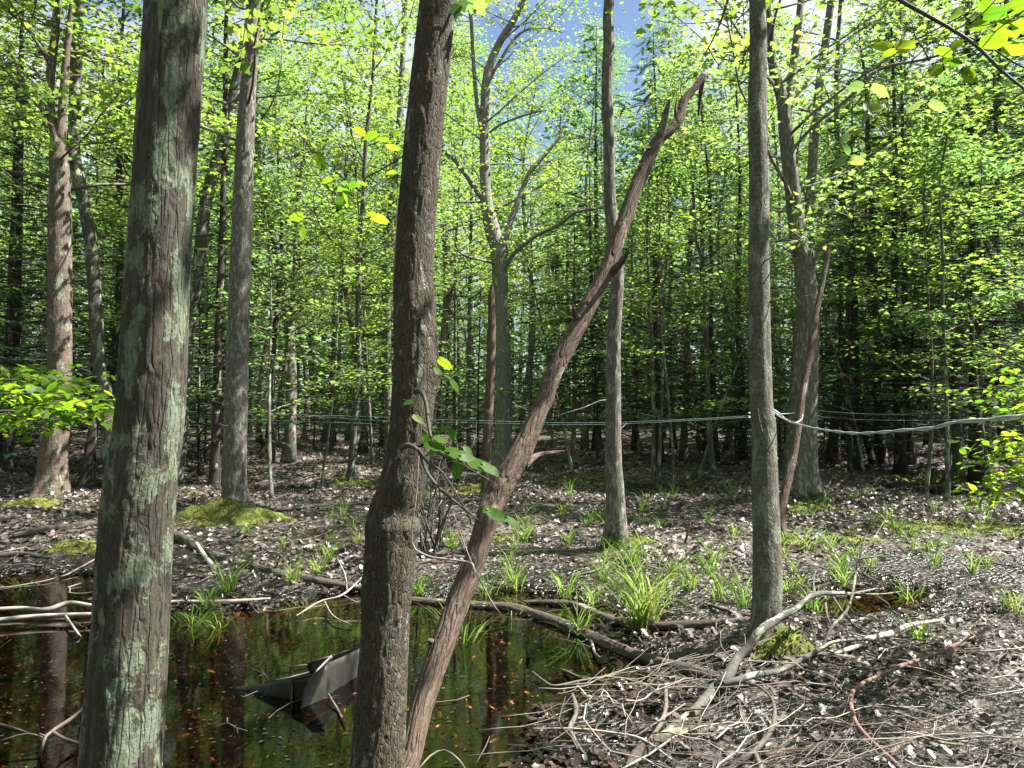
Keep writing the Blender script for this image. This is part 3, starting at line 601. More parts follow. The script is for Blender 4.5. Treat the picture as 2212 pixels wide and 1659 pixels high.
TREE_FEET = []
LEAFSET = {}
def hero_tree(idx, name, label, cat, mat, path, d0, dt, o):
    rg = np.random.default_rng(100 + idx)
    x0, y0, _ = path[0]
    if d0 is None: d0 = float(gpix(x0, y0 - 3)[1])
    if dt is None: dt = d0
    ys = [p[1] for p in path]; span = max(ys) - min(ys)
    pts, rad = [], []
    for (px, py, wd) in path:
        t = (max(ys) - py) / span; d = d0 + (dt - d0) * t
        p = at(px, py, d); pts.append(p); rad.append(wd * d / FPX / 2)
    pts = np.array(pts); rad = np.array(rad)
    foot = pts[0].copy()
    if not o.get('nobase'):
        g = float(gh(foot[0], foot[1])[0])
        if foot[2] > g - .12:
            pts = np.vstack([[foot[0], foot[1], g - .14], pts]); rad = np.concatenate([[rad[0] * 1.08], rad])
    TREE_FEET.append((foot[0], foot[1]))
    base = np.array([pts[0][0], pts[0][1], pts[0][2]])
    pts = pts - base
    ext = o.get('ext', 4); ne = len(pts)
    if ext > .5:
        d = pts[-1] - pts[-3 if len(pts) > 3 else -2]; d = d / np.linalg.norm(d); q = pts[-1].copy(); r = rad[-1]; m = 5
        for k in range(m):
            d = d + UP * .25 + rg.normal(0, .06, 3); d /= np.linalg.norm(d); q = q + d * ext / m
            pts = np.vstack([pts, q]); rad = np.append(rad, max(.012, r * (1 - (k + 1) / m * .8)))
    step = o.get('step', .1)
    pp, rr = resample(pts, rad, step)
    root = tag(empty(name, base), label, cat, None)
    tm = MB()
    tube(tm, pp, rr, o.get('sides', 16), seed=idx + 3, rough=o.get('rough', .003), flare=o.get('flare', .25 if not o.get('near') else 0), flen=.12 + rad[0] * .6, bumps=o.get('bumps', ()), rscale=o.get('rscale', (26, 26, 4.5)), ovl=.03)
    cl = []; bm_ = tm; limbs_ = []
    for (lp, dd) in o.get('limbs', []):
        dist = d0 + (dt - d0) * ((max(ys) - lp[0][1]) / span); n = len(lp)
        L_ = [at(a, b, dist + dd * k / (n - 1)) - base for k, (a, b, c) in enumerate(lp)]; r_ = [c * dist / FPX / 2 for a, b, c in lp]
        lps, rs = resample(L_, r_, .12); lm = MB()
        tube(lm, lps, rs, 12, seed=idx * 7 + n, rough=.004, ovl=.05); bm_, keepb = lm, bm_
        if name != 'dead_tree':
            for k in range(7):
                q = interp(lps, rg.uniform(.45, 1)); sp_ = limb_pts(rg, q, dirv(rg.random() * 6.3, rg.uniform(-.1, .8)), rg.uniform(.6, 1.6), 4)
                tube(bm_, sp_, np.linspace(.012, .004, 5), 4); cl += [sp_[-1:], sp_[-2:-1]]
        bm_ = keepb; limbs_.append(lm)
    H = pp[-1][2]
    if o.get('crown'):
        cs = o['crown']; z0 = 6.2 if o.get('near') else max(2.3, H * .33)
        if d0 < 9.5 and not o.get('near'): z0 = CAMZ + d0 * .56 + .3
        nl = {1: 4, 2: 7, 3: 13, 4: 20, 5: 28}[cs]; Lf = {1: 1.2, 2: 1.4, 3: 2.3, 4: 2.9, 5: 3.2}[cs]
        if o.get('near'): z0, nl, Lf = 5.6, 16, 5.2  # unseen crowns of the near trees, reaching right, shaped to shade their trunks
        grow(bm_, cl, rg, pp, rr, z0, H * .99, nl, Lf, .25, 1.0, 5, seglen=.55, thick=.7, azs=(-1.0, .15) if o.get('near') else None)
        # thin dead twigs lower on the trunk
        if not o.get('near'):
            for k in range(7):
                z = rg.uniform(1.2, z0); i = int(np.clip(np.searchsorted(pp[:, 2], z), 1, len(pp) - 1))
                sp_ = limb_pts(rg, pp[i], dirv(rg.random() * 6.3, rg.uniform(-.1, .5)), rg.uniform(.3, 1.1), 4); tube(bm_, sp_, np.linspace(.007, .002, 5), 3)
    tm.build('trunk', M[mat], root)
    for lm in limbs_: lm.build('limb', M[mat], root)
    if cl:
        lf = MB(); leafage(lf, cl, rg, 9 if d0 < 9.5 else 13, .40, .05, .10, T_maple() if d0 < 14 else T_kite(), .4)
        lf.build('crown', M['maple' if idx % 3 else 'maple2'], root, smooth=False)
    if o.get('hem'):
        wd, lf = hemlock(rg, H * 1.0, 1.7, 1.6 + .5 * o['hem'], 46 + 20 * o['hem'], .24, 1.0)
        # follow the trunk's own axis
        for b in (lf,):
            for a_ in b.v:
                z = np.clip(a_[:, 2], 0, H); 
                a_[:, 0] += np.interp(z, pp[:, 2], pp[:, 0]) - .05 * np.sin(z * .8 + H); a_[:, 1] += np.interp(z, pp[:, 2], pp[:, 1])
        lf.build('crown', [M['hemlock'], M['branch']], root, smooth=False)
    return root
for i, a in enumerate(TR): hero_tree(i, *a)

# ------------------------------------------------------------------ the leaning dead trunk
def snag():
    path = [(868,1690,50),(885,1640,56),(908,1538,58),(940,1438,60),(988,1304,58),(1028,1203,52),(1058,1103,58),(1085,1046,62),(1119,989,58),(1165,889,46),(1205,788,44),(1258,688,44),(1308,587,40),(1327,536,38),(1375,402,36),(1405,335,34),(1424,301,31),(1450,280,24),(1468,255,24),(1478,218,22),(1500,190,20),(1520,162,17)]
    n = len(path); pts = [at(a, b, 3.0 + 1.7 * ((1690 - b) / 1528)) for a, b, c in path]; rad = [c * (3.0 + 1.7 * ((1690 - b) / 1528)) / FPX / 2 for a, b, c in path]
    pts = np.array(pts); rad = list(np.array(rad) * .9); base = pts[0].copy(); pts -= base
    root = tag(empty('dead_tree', base), 'long dead barkless trunk leaning diagonally to the right across the picture, split at its tip', 'dead tree')
    m = MB(); pp, rr = resample(pts, rad, .008)
    tube(m, pp, rr, 110, seed=77, rough=.007, rscale=(26, 26, 3.2), ovl=.06, bumps=[(1.9, 1.0, .045, .014), (2.55, 2.6, .05, .012), (1.35, 4.0, .05, .012), (.75, 1.2, .04, .010), (3.2, .5, .04, .012)])
    m.build('trunk', M['dead'], root)
    def stub(lp, dd, sides=16, jag=True):
        b = MB(); d = lambda y: 3.0 + 1.7 * ((1690 - y) / 1528)
        P_ = [at(x, y, d(lp[0][1]) + dd * k / (len(lp) - 1)) - base for k, (x, y, c) in enumerate(lp)]; R_ = [c * d(lp[0][1]) / FPX / 2 for x, y, c in lp]
        a_, b_ = resample(P_, R_, .01); tube(b, a_, b_, sides, seed=len(lp) + int(lp[0][0]), rough=.004, ovl=.08); b.build('branch_stub', M['dead'], root)
    stub([(1418,310,20),(1432,270,16),(1440,240,13),(1447,214,3)], -.1)
    stub([(1464,262,16),(1460,235,9),(1463,205,2)], .05)
    stub([(1318,590,22),(1338,572,16),(1352,552,11),(1360,540,3)], -.15)
    stub([(1262,700,26),(1243,680,16),(1240,668,9),(1238,655,3)], -.1)
    stub([(1125,1003,34),(1145,992,18),(1165,982,12),(1195,977,9),(1226,972,4)], .5)
    stub([(1412,322,12),(1400,318,9),(1390,322,3)], -.1)
    stub([(1518,170,12),(1513,200,9),(1508,250,4)], .1)
    stub([(945,1395,20),(930,1385,12),(924,1384,6)], -.05)
snag()
# ------------------------------------------------------------------ ground and water
def build_ground():
    na = 900; th = np.concatenate([np.linspace(-math.pi, -.80, 60)[:-1], np.linspace(-.80, .80, na), np.linspace(.80, math.pi, 60)[1:-1]])
    rr = np.concatenate([[.02], np.geomspace(.25, 2.2, 30), np.geomspace(2.25, 20, 430), np.geomspace(20.5, 260, 90)])
    A, Rr = np.meshgrid(th, rr); x = (Rr * np.sin(A)).ravel(); y = (Rr * np.cos(A)).ravel()
    z = gh(x, y); n = len(th)
    i = np.arange(len(rr) - 1)[:, None] * n; j = np.arange(n)[None, :]; j2 = (j + 1) % n
    f = np.stack([i + j, i + j2, i + n + j2, i + n + j], -1).reshape(-1, 4)
    m = MB(); m.add(np.stack([x, y, z], 1), [f[:, ::-1]], rnd=mudmask(x, y))
    tag(m.build('ground', M['ground']), kind='structure')
build_ground()
wm = MB(); xs = np.linspace(-14, 14, 30); X, Y = np.meshgrid(xs, np.linspace(-2, 18, 30))
i = np.arange(29)[:, None] * 30; j = np.arange(29)[None]
wm.add(np.stack([X.ravel(), Y.ravel(), 0 * X.ravel()], 1), [np.stack([i + j, i + j + 1, i + 31 + j, i + 30 + j], -1).reshape(-1, 4)])
tag(wm.build('water', M['water']), kind='structure')

# ------------------------------------------------------------------ leaf litter, twig litter
def front_points(rg, n, d0, d1, half=.80, bias=1.0):
    """points spread over the fan in front of the camera, even per square metre when bias = 1"""
    d = (d0 ** 2 + (d1 ** 2 - d0 ** 2) * rg.random(n) ** bias) ** .5; a = rg.uniform(-half, half, n)
    return d * np.sin(a), d * np.cos(a)
def slope_n(x, y):
    e = .04; z = gh(x, y); nx = (z - gh(x + e, y)) / e; ny = (z - gh(x, y + e)) / e
    v = np.stack([nx, ny, np.ones_like(nx)], 1); return z, v / np.linalg.norm(v, axis=1)[:, None]
rg = np.random.default_rng(5)
lit = MB(); wet = MB()
for (n, d0, d1, sz, lift) in ((60000, 2.0, 7.5, .056, .014), (60000, 7.5, 15, .072, .014), (36000, 15, 30, .11, .02)):
    x, y = front_points(rg, n, d0, d1)
    z, nm = slope_n(x, y)
    cover = fbm(np.stack([x, y, 0 * x], 1) * 1.4, 61, 3)
    keep = (z > .022) & (rg.random(n) < np.clip((z - .035) * 11 + .10 + .5 * ss(9, 14, np.hypot(x, y)), .05, 1) * np.clip((cover - .2) * 3.5, .3, 1) * (1 - .82 * mudmask(x, y)))
    x, y, z, nm = x[keep], y[keep], z[keep], nm[keep]; k = len(x)
    rn = np.clip(rg.beta(1.8, 2.2, k) * np.clip(.45 + (z - .02) * 8, .3, 1.0), 0, 1)
    scatter(lit, T_litter(), np.stack([x, y, z + lift * rg.random(k) + .004], 1), sz * rg.uniform(.5, 1.25, k), rg.random(k) * 6.3, .38, rg, nrm=nm, rnd=rn)
tag(lit.build('leaf_litter', M['litter'], smooth=False), 'brown and bleached dead leaves strewn over the forest floor', 'leaf litter', kind='stuff')
x, y = front_points(rg, 56000, 1.6, 9); z, nm = slope_n(x, y); kp = (z < .03); x, y, z, nm = x[kp], y[kp], z[kp], nm[kp]; k = len(x)
fl = rg.random(k) < .13
zz = np.where(fl & (z < 0), .002, z + .006)
zz = np.where((z < 0) & ~fl, z + .012, zz)
scatter(wet, T_litter(), np.stack([x, y, zz], 1), np.where(fl, .022, .055) * rg.uniform(.5, 1.3, k), rg.random(k) * 6.3, np.where(fl & (z < 0), .04, .3)[:, None], rg, rnd=rg.random(k))
tag(wet.build('sodden_leaves', M['wetlitter'], smooth=False), 'dark sodden leaves floating on and sunk in the pool', 'leaf litter', kind='stuff')

tw = MB()
def ground_stick(mb, rg, x, y, Ln, r, az=None, lift=.02, sides=5, sub=2, rn=None, arch=.0, water=True):
    az = rg.random() * 6.3 if az is None else az; n = 7
    t = np.linspace(-.5, .5, n); cur = rg.normal(0, .30); xs = x + np.cos(az) * Ln * t - np.sin(az) * cur * Ln * (t * t * 2); ys = y + np.sin(az) * Ln * t + np.cos(az) * cur * Ln * (t * t * 2)
    xs = xs + rg.normal(0, .02 * min(1, Ln), n); ys = ys + rg.normal(0, .02 * min(1, Ln), n)
    z = gh(xs, ys); z = np.maximum(z, -.01) + lift + arch * (t + .5) + rg.normal(0, .006, n); P_ = np.stack([xs, ys, z], 1)
    rn = rg.random() if rn is None else rn
    tube(mb, P_, np.linspace(r, r * .35, n), sides, seed=int(rg.integers(1e5)), rnd=rn)
    for k in range(sub):
        q = interp(P_, rg.uniform(.3, .9)); sp_ = limb_pts(rg, q, dirv(az + rg.choice((-1, 1)) * rg.uniform(.4, 1), rg.uniform(0, .5)), Ln * rg.uniform(.15, .4), 4, 0, .12)
        tube(mb, sp_, np.linspace(r * .55, r * .2, 5), 4, rnd=rn)
    return P_
for k in range(950):
    d0, d1 = (2.4, 8) if k < 330 else (7, 20)
    x, y = front_points(rg, 1, d0, d1, .75); 
    if gh(x, y)[0] < .01 and rg.random() < .8: continue
    Ln = rg.uniform(.12, .6) if k < 330 else rg.uniform(.3, 1.4)
    ground_stick(tw, rg, float(x[0]), float(y[0]), Ln, rg.uniform(.0016, .0045) if k < 330 else rg.uniform(.004, .011), sub=1)
for k in range(260):
    g_ = gpix(rg.uniform(1250, 2330), rg.uniform(1370, 1720))
    if g_[2] < .02: continue
    ground_stick(tw, rg, g_[0], g_[1], rg.uniform(.15, .6), rg.uniform(.0012, .003), az=rg.choice([rg.normal(.45, .5), rg.uniform(0, 3.1)]), lift=rg.uniform(.01, .05), sides=4, sub=2, rn=rg.uniform(.5, 1.3), arch=rg.uniform(-.02, .05))
tag(tw.build('twig_litter', M['twig']), 'countless thin fallen twigs scattered over the leaf litter', 'twig litter', kind='stuff')

# ------------------------------------------------------------------ logs and named branches
def wood_thing(name, label, cat, mat, paths, group=None, lift=None, rough=.004, sides=16, step=.03, dd=None, part=None):
    """paths: list of [(px,py,w[,height above ground])]; first is the main stem, others are its side branches"""
    root = None
    for k, lp in enumerate(paths):
        P_, R_ = [], []
        for q in lp:
            h = q[3] if len(q) > 3 else None
            g = gpix(q[0], q[1]) if h is None else gpix(q[0], q[1], h)
            r = q[2] * g[1] / FPX / 2
            if h is None: g[2] = max(g[2], 0) + r * .4; 
            P_.append(g); R_.append(r)
        P_ = np.array(P_)
        if root is None:
            base = P_[0].copy()
            root = None; m = MB(); a_, b_ = resample(P_ - base, R_, step)
            if len(paths) == 1 or part is None:
                tube(m, a_, b_, sides, seed=int(lp[0][0]) % 991, rough=rough, ovl=.06); 
                main = m
            root = True
        else:
            a_, b_ = resample(P_ - base, R_, step); tube(main, a_, b_, 8, seed=int(lp[0][0]) % 977, rough=rough * .4)
    o = main.build(name, M[mat]); o.location = base; tag(o, label, cat, group)
    return o
WT = wood_thing
WT('fallen_log', 'long dark log lying from the pool edge to the fork of the big fallen branch', 'log', 'log', [[(872,1316,16),(1008,1341,18),(1109,1364,22),(1209,1388,24),(1310,1412,26),(1400,1432,27),(1480,1450,26),(1560,1474,25)],[(1275,1400,8),(1292,1420,6,.02),(1330,1450,4)],[(1340,1415,7),(1352,1396,4,.06)]], rough=.010, sides=40, step=.02)
WT('fallen_log', 'black waterlogged log lying behind the big sedge clump', 'log', 'log', [[(1130,1342,10),(1180,1341,16),(1243,1341,20),(1343,1350,22),(1480,1356,24),(1560,1354,24),(1630,1350,22)]], rough=.010, sides=36, step=.02)
WT('fallen_log', 'long grey log running from behind the lichened trunk towards the centre trunk', 'log', 'log', [[(350,1148,20),(400,1172,22),(452,1203,22),(569,1237,21),(660,1254,19),(740,1268,17),(820,1282,14)],[(590,1240,7),(600,1215,5,.1),(606,1200,3,.16)]], rough=.010, sides=32, step=.03)
WT('fallen_branch', 'upper of two bleached poles at the left edge lying over the pool', 'branch', 'palestick', [[(-60,1318,9,.05),(-20,1317,10,.05),(50,1314,10,.05),(100,1317,11,.05),(151,1303,11,.07),(208,1310,10,.05),(290,1312,10,.04),(365,1305,10),(469,1303,11),(530,1300,10),(584,1294,5)]], rough=.003, step=.02)
WT('fallen_branch', 'lower of two bleached poles at the left edge lying over the pool', 'branch', 'palestick', [[(-60,1345,10,.05),(-20,1341,10,.05),(84,1331,11,.05),(208,1327,10,.05),(300,1324,8,.03)],[(140,1328,5,.05),(170,1370,5,.02),(185,1390,4,.0)]], rough=.003, step=.02)
WT('fallen_log', 'dark mossy log left of the lichened trunk below the rosy trunk', 'log', 'log', [[(27,1160,16),(117,1147,20),(221,1134,18),(300,1128,14)]], rough=.010, sides=26)
WT('fallen_branch', 'dark crooked branch on the mud at the left edge', 'branch', 'log', [[(-40,1206,12),(40,1200,13),(80,1204,12),(115,1208,8)],[(70,1202,6),(100,1180,4,.05)]], rough=.004)
WT('snapped_stake', 'short bleached snapped pole sticking up left of centre behind the sedge', 'branch', 'palestick', [[(465,1230,10,.0),(445,1205,9,.10),(423,1172,9,.22)]], rough=.003)
WT('fallen_log', 'thin grey pole lying between the moss mound and the centre trunk', 'log', 'log', [[(590,1104,8),(680,1096,9),(760,1092,9),(830,1088,8)]], rough=.004)
WT('fallen_log', 'short sunlit log at the foot of the crooked reddish dead trunk', 'log', 'palestick', [[(1715,1158,9),(1745,1168,12),(1793,1177,10)],[(1700,1150,10),(1722,1160,12),(1735,1172,9)]], rough=.005)
WT('fallen_log', 'thick pale log end at the bottom centre under crossing twigs', 'log', 'log', [[(1360,1668,26),(1377,1637,30),(1427,1604,29),(1480,1584,24),(1500,1578,16)]], rough=.006, sides=32, step=.015)
WT('fallen_log', 'broken log chunk at the bottom edge, right of the bent lower stick', 'log', 'dead', [[(1649,1636,18),(1700,1632,22),(1770,1630,19)]], rough=.006, sides=24, step=.015)
WT('fallen_log', 'short pale curved log piece beneath the reddish curved branch', 'log', 'palestick', [[(1803,1602,14),(1825,1588,15),(1846,1580,13),(1868,1585,9)]], rough=.004, sides=20, step=.015)
WT('fallen_branch', 'grey bent branch at bottom right, right of the reddish curved branch', 'branch', 'twig', [[(1905,1650,9),(1924,1631,12),(1967,1598,13),(2024,1580,11),(2070,1560,8)]], rough=.003, step=.02)
WT('fallen_log', 'straight brown log crossing behind the reddish curved branch', 'log', 'log', [[(1766,1516,10),(1850,1535,16),(1947,1555,15),(1990,1564,8)]], rough=.006)
WT('fallen_branch', 'low pale stick below the straight brown log', 'branch', 'twig', [[(1700,1556,5),(1716,1557,8),(1816,1568,9),(1917,1560,8),(1984,1564,6),(2060,1540,3)]], rough=.002)
WT('fallen_branch', 'big forked grey fallen branch lying against the foot of the tubing-wrapped trunk', 'branch', 'smooth', [
 [(1420,1600,14),(1460,1572,20),(1501,1541,24),(1541,1498,26),(1568,1468,25,.06),(1592,1424,23,.12),(1615,1400,21,.16),(1642,1363,20,.24),(1682,1337,18,.26),(1716,1317,15,.28),(1759,1295,13,.30),(1810,1290,9,.30),(1843,1288,7,.30),(1894,1274,3,.30)],
 [(1560,1478,18,.05),(1600,1468,17,.06),(1625,1460,16,.06),(1682,1450,14,.06),(1733,1424,12,.08),(1776,1400,10,.10),(1803,1387,8,.12),(1850,1383,7,.10),(1900,1386,6,.08),(1960,1400,4,.05),(2030,1420,3,.03)],
 [(1776,1400,8,.10),(1796,1357,8,.18),(1830,1320,7,.26),(1843,1283,6,.34),(1850,1236,5,.46),(1860,1200,4,.56),(1872,1160,4,.68),(1882,1126,2,.78)],
 [(1852,1215,4,.52),(1880,1208,4,.54),(1910,1204,3,.55),(1940,1206,3,.54),(1964,1210,2,.53),(2018,1196,1.5,.56)],
 [(1852,1213,3,.52),(1880,1180,3,.6),(1905,1140,2.5,.7),(1922,1120,2,.75),(1960,1108,1.2,.8)],
 [(1759,1295,7,.30),(1758,1270,4,.36),(1763,1248,3,.42)],
 [(1782,1293,6,.28),(1786,1330,5,.2),(1796,1357,4,.15)],
 [(1795,1297,5,.28),(1830,1340,5,.18),(1858,1362,4,.12),(1900,1368,3,.1)],
 [(1894,1290,5,.28),(1920,1310,4,.22),(1912,1340,3,.14),(1890,1360,2,.08)],
 [(1910,1310,4,.22),(1950,1335,3,.16),(1990,1360,2,.1)],
 [(1843,1288,5,.3),(1900,1285,4,.3),(1950,1278,3,.32),(1978,1265,1.5,.35)],
 [(1625,1450,6,.06),(1618,1425,7,.09),(1621,1400,5,.14)],
 [(1600,1440,4,.1),(1560,1400,3,.14),(1556,1365,3,.2)]], rough=.006, sides=26, step=.012)
WT('fallen_branch', 'long reddish-brown curved branch sweeping through the brush at bottom right', 'branch', 'redstick', [[(1955,1672,12,.03),(1940,1656,12,.03),(1917,1634,11,.04),(1877,1597,10,.06),(1847,1557,10,.08),(1838,1514,10,.10),(1853,1487,9,.12),(1890,1464,8,.13),(1950,1440,8,.14),(2004,1420,6,.15),(2051,1404,5,.18),(2090,1375,4,.24),(2118,1330,4,.32),(2124,1300,3,.38)],
 [(2004,1420,5,.15),(2050,1400,4,.18),(2110,1375,4,.22),(2165,1340,3,.3),(2188,1320,2,.35)],[(1950,1440,5,.14),(2000,1448,4,.12),(2060,1470,3,.08)],[(1838,1514,5,.1),(1800,1500,4,.08),(1750,1490,2,.06)]], rough=.002, sides=16, step=.02)
WT('fallen_branch', 'bent lower stick arching out of the forked fallen branch at the bottom', 'branch', 'twig', [[(1570,1668,12),(1629,1624,13,.03),(1662,1584,12,.06),(1672,1554,10,.08),(1672,1524,8,.1),(1662,1504,6,.11),(1640,1486,5,.1),(1610,1474,4,.08)],[(1629,1624,10,.03),(1640,1650,13,.02),(1648,1675,13,.0)]], rough=.003, step=.02)
WT('fallen_branch', 'thin pale stick lying across the pool corner, pointing at the thick log end', 'branch', 'palestick', [[(1150,1574,4,.03),(1243,1575,5,.03),(1326,1584,6,.04),(1372,1592,7,.06),(1402,1606,6,.05),(1450,1640,5,.03)],[(1372,1592,4,.06),(1420,1560,4,.08),(1480,1520,3,.1)]], rough=.001, sides=8)
WT('fallen_branch', 'bowed thin stick half in the water, right of the dark stub', 'branch', 'twig', [[(1150,1450,3,.03),(1175,1470,4,.02),(1199,1481,5,.02),(1256,1470,5,.03),(1323,1459,5,.04),(1350,1452,2,.04)],[(1250,1471,4,.03),(1240,1490,3,.02),(1200,1500,2,.02)]], rough=.001, sides=8)
WT('fallen_branch', 'knobbly upright-curving root piece at the pool corner', 'branch', 'twig', [[(1236,1500,8,.02),(1243,1520,10,.03),(1243,1545,9,.03),(1231,1572,11,.02),(1243,1600,9,.02),(1262,1630,6,.0)]], rough=.003, sides=10)
WT('fallen_branch', 'curved grey stick crossing above the thick pale log end', 'branch', 'twig', [[(1438,1485,8,.08),(1438,1530,9,.06),(1427,1564,10,.06),(1403,1597,8,.05),(1380,1620,5,.03)]], rough=.002, sides=10)
WT('snapped_stake', 'small dark stub poking out of the pool right of the leaning snag', 'branch', 'log', [[(1146,1428,9,-.03),(1139,1410,9,.03),(1141,1394,7,.07)]], rough=.003)
WT('fallen_branch', 'black sunken stick in the pool below the long dark log', 'branch', 'log', [[(1190,1442,4,0),(1220,1450,8,.01),(1262,1467,7,.01)]], rough=.003)
WT('fallen_branch', 'branching pale driftwood stick in the bottom left corner of the pool', 'branch', 'twig', [[(78,1662,5,.0),(90,1620,7,.05),(100,1590,7,.09),(118,1576,8,.1),(150,1555,9,.09),(186,1525,7,.1)],[(112,1580,7,.1),(140,1596,8,.05),(180,1607,7,.02)],[(98,1590,4,.08),(85,1585,3,.06)]], rough=.002, sides=10)
WT('fallen_branch', 'dark low branch in the bottom left corner lying in shallow mud', 'branch', 'log', [[(-40,1640,7),(20,1655,7),(60,1668,6)],[(0,1600,3,.05),(60,1585,4,.06),(110,1600,3,.04)]], rough=.002)
WT('fallen_branch', 'curved pale twig along the bottom edge right of the leaning snag', 'branch', 'twig', [[(905,1660,3,.01),(930,1632,4,.03),(960,1620,4,.04),(990,1640,4,.02),(1010,1668,3,.01)],[(1025,1655,2,.02),(1050,1610,3,.04),(1058,1590,2,.05)]], rough=.001, sides=8)
WT('fallen_branch', 'bare forked pale twig lying between the sedge and the long grey log', 'branch', 'palestick', [[(640,1330,3,.02),(690,1300,4,.06),(740,1285,5,.1),(785,1245,3,.18)],[(700,1297,3,.06),(720,1330,3,.04),(760,1350,2,.02)],[(740,1285,3,.1),(770,1300,2,.06),(784,1290,2,.06)],[(750,1275,2,.12),(745,1240,2,.2),(728,1205,1,.28)]], rough=.001, sides=7)
WT('fallen_log', 'dark rotten log behind the centre trunk above the long grey log', 'log', 'log', [[(640,1190,10),(700,1180,16),(760,1172,18),(830,1162,16)]], rough=.010, sides=22)
WT('fallen_branch', 'thin dark branch on the sunny litter left of the straight grey trunk', 'branch', 'twig', [[(1060,1150,3),(1120,1142,4),(1180,1146,4),(1250,1140,3)]], rough=.001, sides=7)
WT('fallen_branch', 'pale thin pole in the litter right of the leaning snag', 'branch', 'palestick', [[(1180,1162,3),(1230,1155,4),(1300,1160,3)]], rough=.001, sides=7)
WT('fallen_log', 'grey fallen pole on the litter right behind the leaning snag', 'log', 'log', [[(1180,1035,6),(1240,1022,7),(1310,1018,6)]], rough=.003)
WT('fallen_branch', 'thin dark stick standing askew left of the tubing-wrapped trunk', 'branch', 'log', [[(1478,1178,6,.0),(1484,1160,5,.10),(1492,1130,3,.25)]], rough=.002)
WT('fallen_log', 'split grey slab leaning on the black log left of the tubing-wrapped trunk', 'log', 'log', [[(1520,1302,5,.03),(1560,1316,9,.03),(1600,1328,12,.02),(1625,1334,12,.02)]], rough=.006)
WT('fallen_log', 'bleached lichened branch in the brush right of the tubing-wrapped trunk', 'branch', 'palestick', [[(1800,1412,10,.05),(1850,1396,13,.06),(1880,1380,12,.07),(1920,1370,12,.08),(1960,1352,11,.08),(2000,1345,8,.08),(2040,1340,5,.08)]], rough=.004, sides=16)
WT('fallen_branch', 'sunlit crooked branch under the bleached lichened one in the brush', 'branch', 'twig', [[(1720,1420,7,.03),(1780,1412,9,.04),(1830,1420,10,.03),(1900,1424,9,.03),(1970,1430,6,.03),(2040,1446,4,.03)]], rough=.003, sides=12)

# loose sticks of the brush litter, each its own thing
rgs = np.random.default_rng(17)
for k in range(62):
    px = rgs.uniform(1480, 2330); py = rgs.uniform(1375, 1700)
    if k >= 46: px = rgs.uniform(1180, 1560); py = rgs.uniform(1480, 1690)
    g = gpix(px, py)
    if g[2] < .0: continue
    m = MB(); Ln = rgs.uniform(.3, 1.1); r = rgs.uniform(.0018, .0055)
    ang = rgs.choice([rgs.normal(.5, .35), rgs.normal(-.35, .4), rgs.uniform(0, 3.1)])
    ground_stick(m, rgs, 0, 0, 1, 1) if False else None
    P_ = ground_stick(m, rgs, g[0], g[1], Ln, r, az=ang, lift=rgs.uniform(.01, .09), sides=6, sub=int(rgs.integers(2, 5)), arch=rgs.uniform(-.04, .10))
    pale = k % 3 != 0
    o = m.build('stick', M['palestick' if pale else 'twig'])
    v = 0
    tag(o, ('thin bleached stick loose in the brush litter right of the pool' if pale else 'thin brown stick loose in the brush litter right of the pool'), 'stick', 'bleached loose sticks in the brush litter' if pale else 'brown loose sticks in the brush litter')

# ------------------------------------------------------------------ sedge tufts
def sedge(px, py, hpx, label, group=None, nb=26, spread=1.0, seed=0):
    r_ = np.random.default_rng(seed); g = gpix(px, py); H = hpx * g[1] / FPX; m = MB()
    for k in range(nb):
        az = r_.random() * 6.3; Ln = H * r_.uniform(.8, 1.8); el = math.acos(min(.95, abs(r_.normal(0, .32)) * spread)); n = 8
        if k % 4 == 0: el = 1.48
        w_ = r_.uniform(.0020, .0040) * (1 + H); base = np.array([r_.normal(0, .025), r_.normal(0, .025), -.03])
        d = dirv(az, el); p = base.copy(); P_ = [p.copy()]; drp = r_.uniform(.15, .55)
        for q in range(n):
            d = d + np.array([math.cos(az) * .12, math.sin(az) * .12, -drp * (q / n) ** 1.6 * 1.3]); d /= np.linalg.norm(d); p = p + d * Ln / n; P_.append(p.copy())
        P_ = np.array(P_); sd_ = np.array([-math.sin(az), math.cos(az), 0]) if abs(el) < 1.45 else np.array([math.cos(az), math.sin(az), 0])
        wd = w_ * np.array([.7, 1, 1, 1, .95, .85, .65, .4, .05])[:, None]
        v = np.concatenate([P_ - sd_ * wd, P_ + sd_ * wd]); N_ = n + 1; i_ = np.arange(n)
        m.add(v, [np.stack([i_, i_ + 1, i_ + 1 + N_, i_ + N_], 1)], rnd=r_.random() * .75 if k % 6 else .95)
    o = m.build('sedge_tuft', M['sedge']); o.location = g; tag(o, label, 'sedge', group); return o
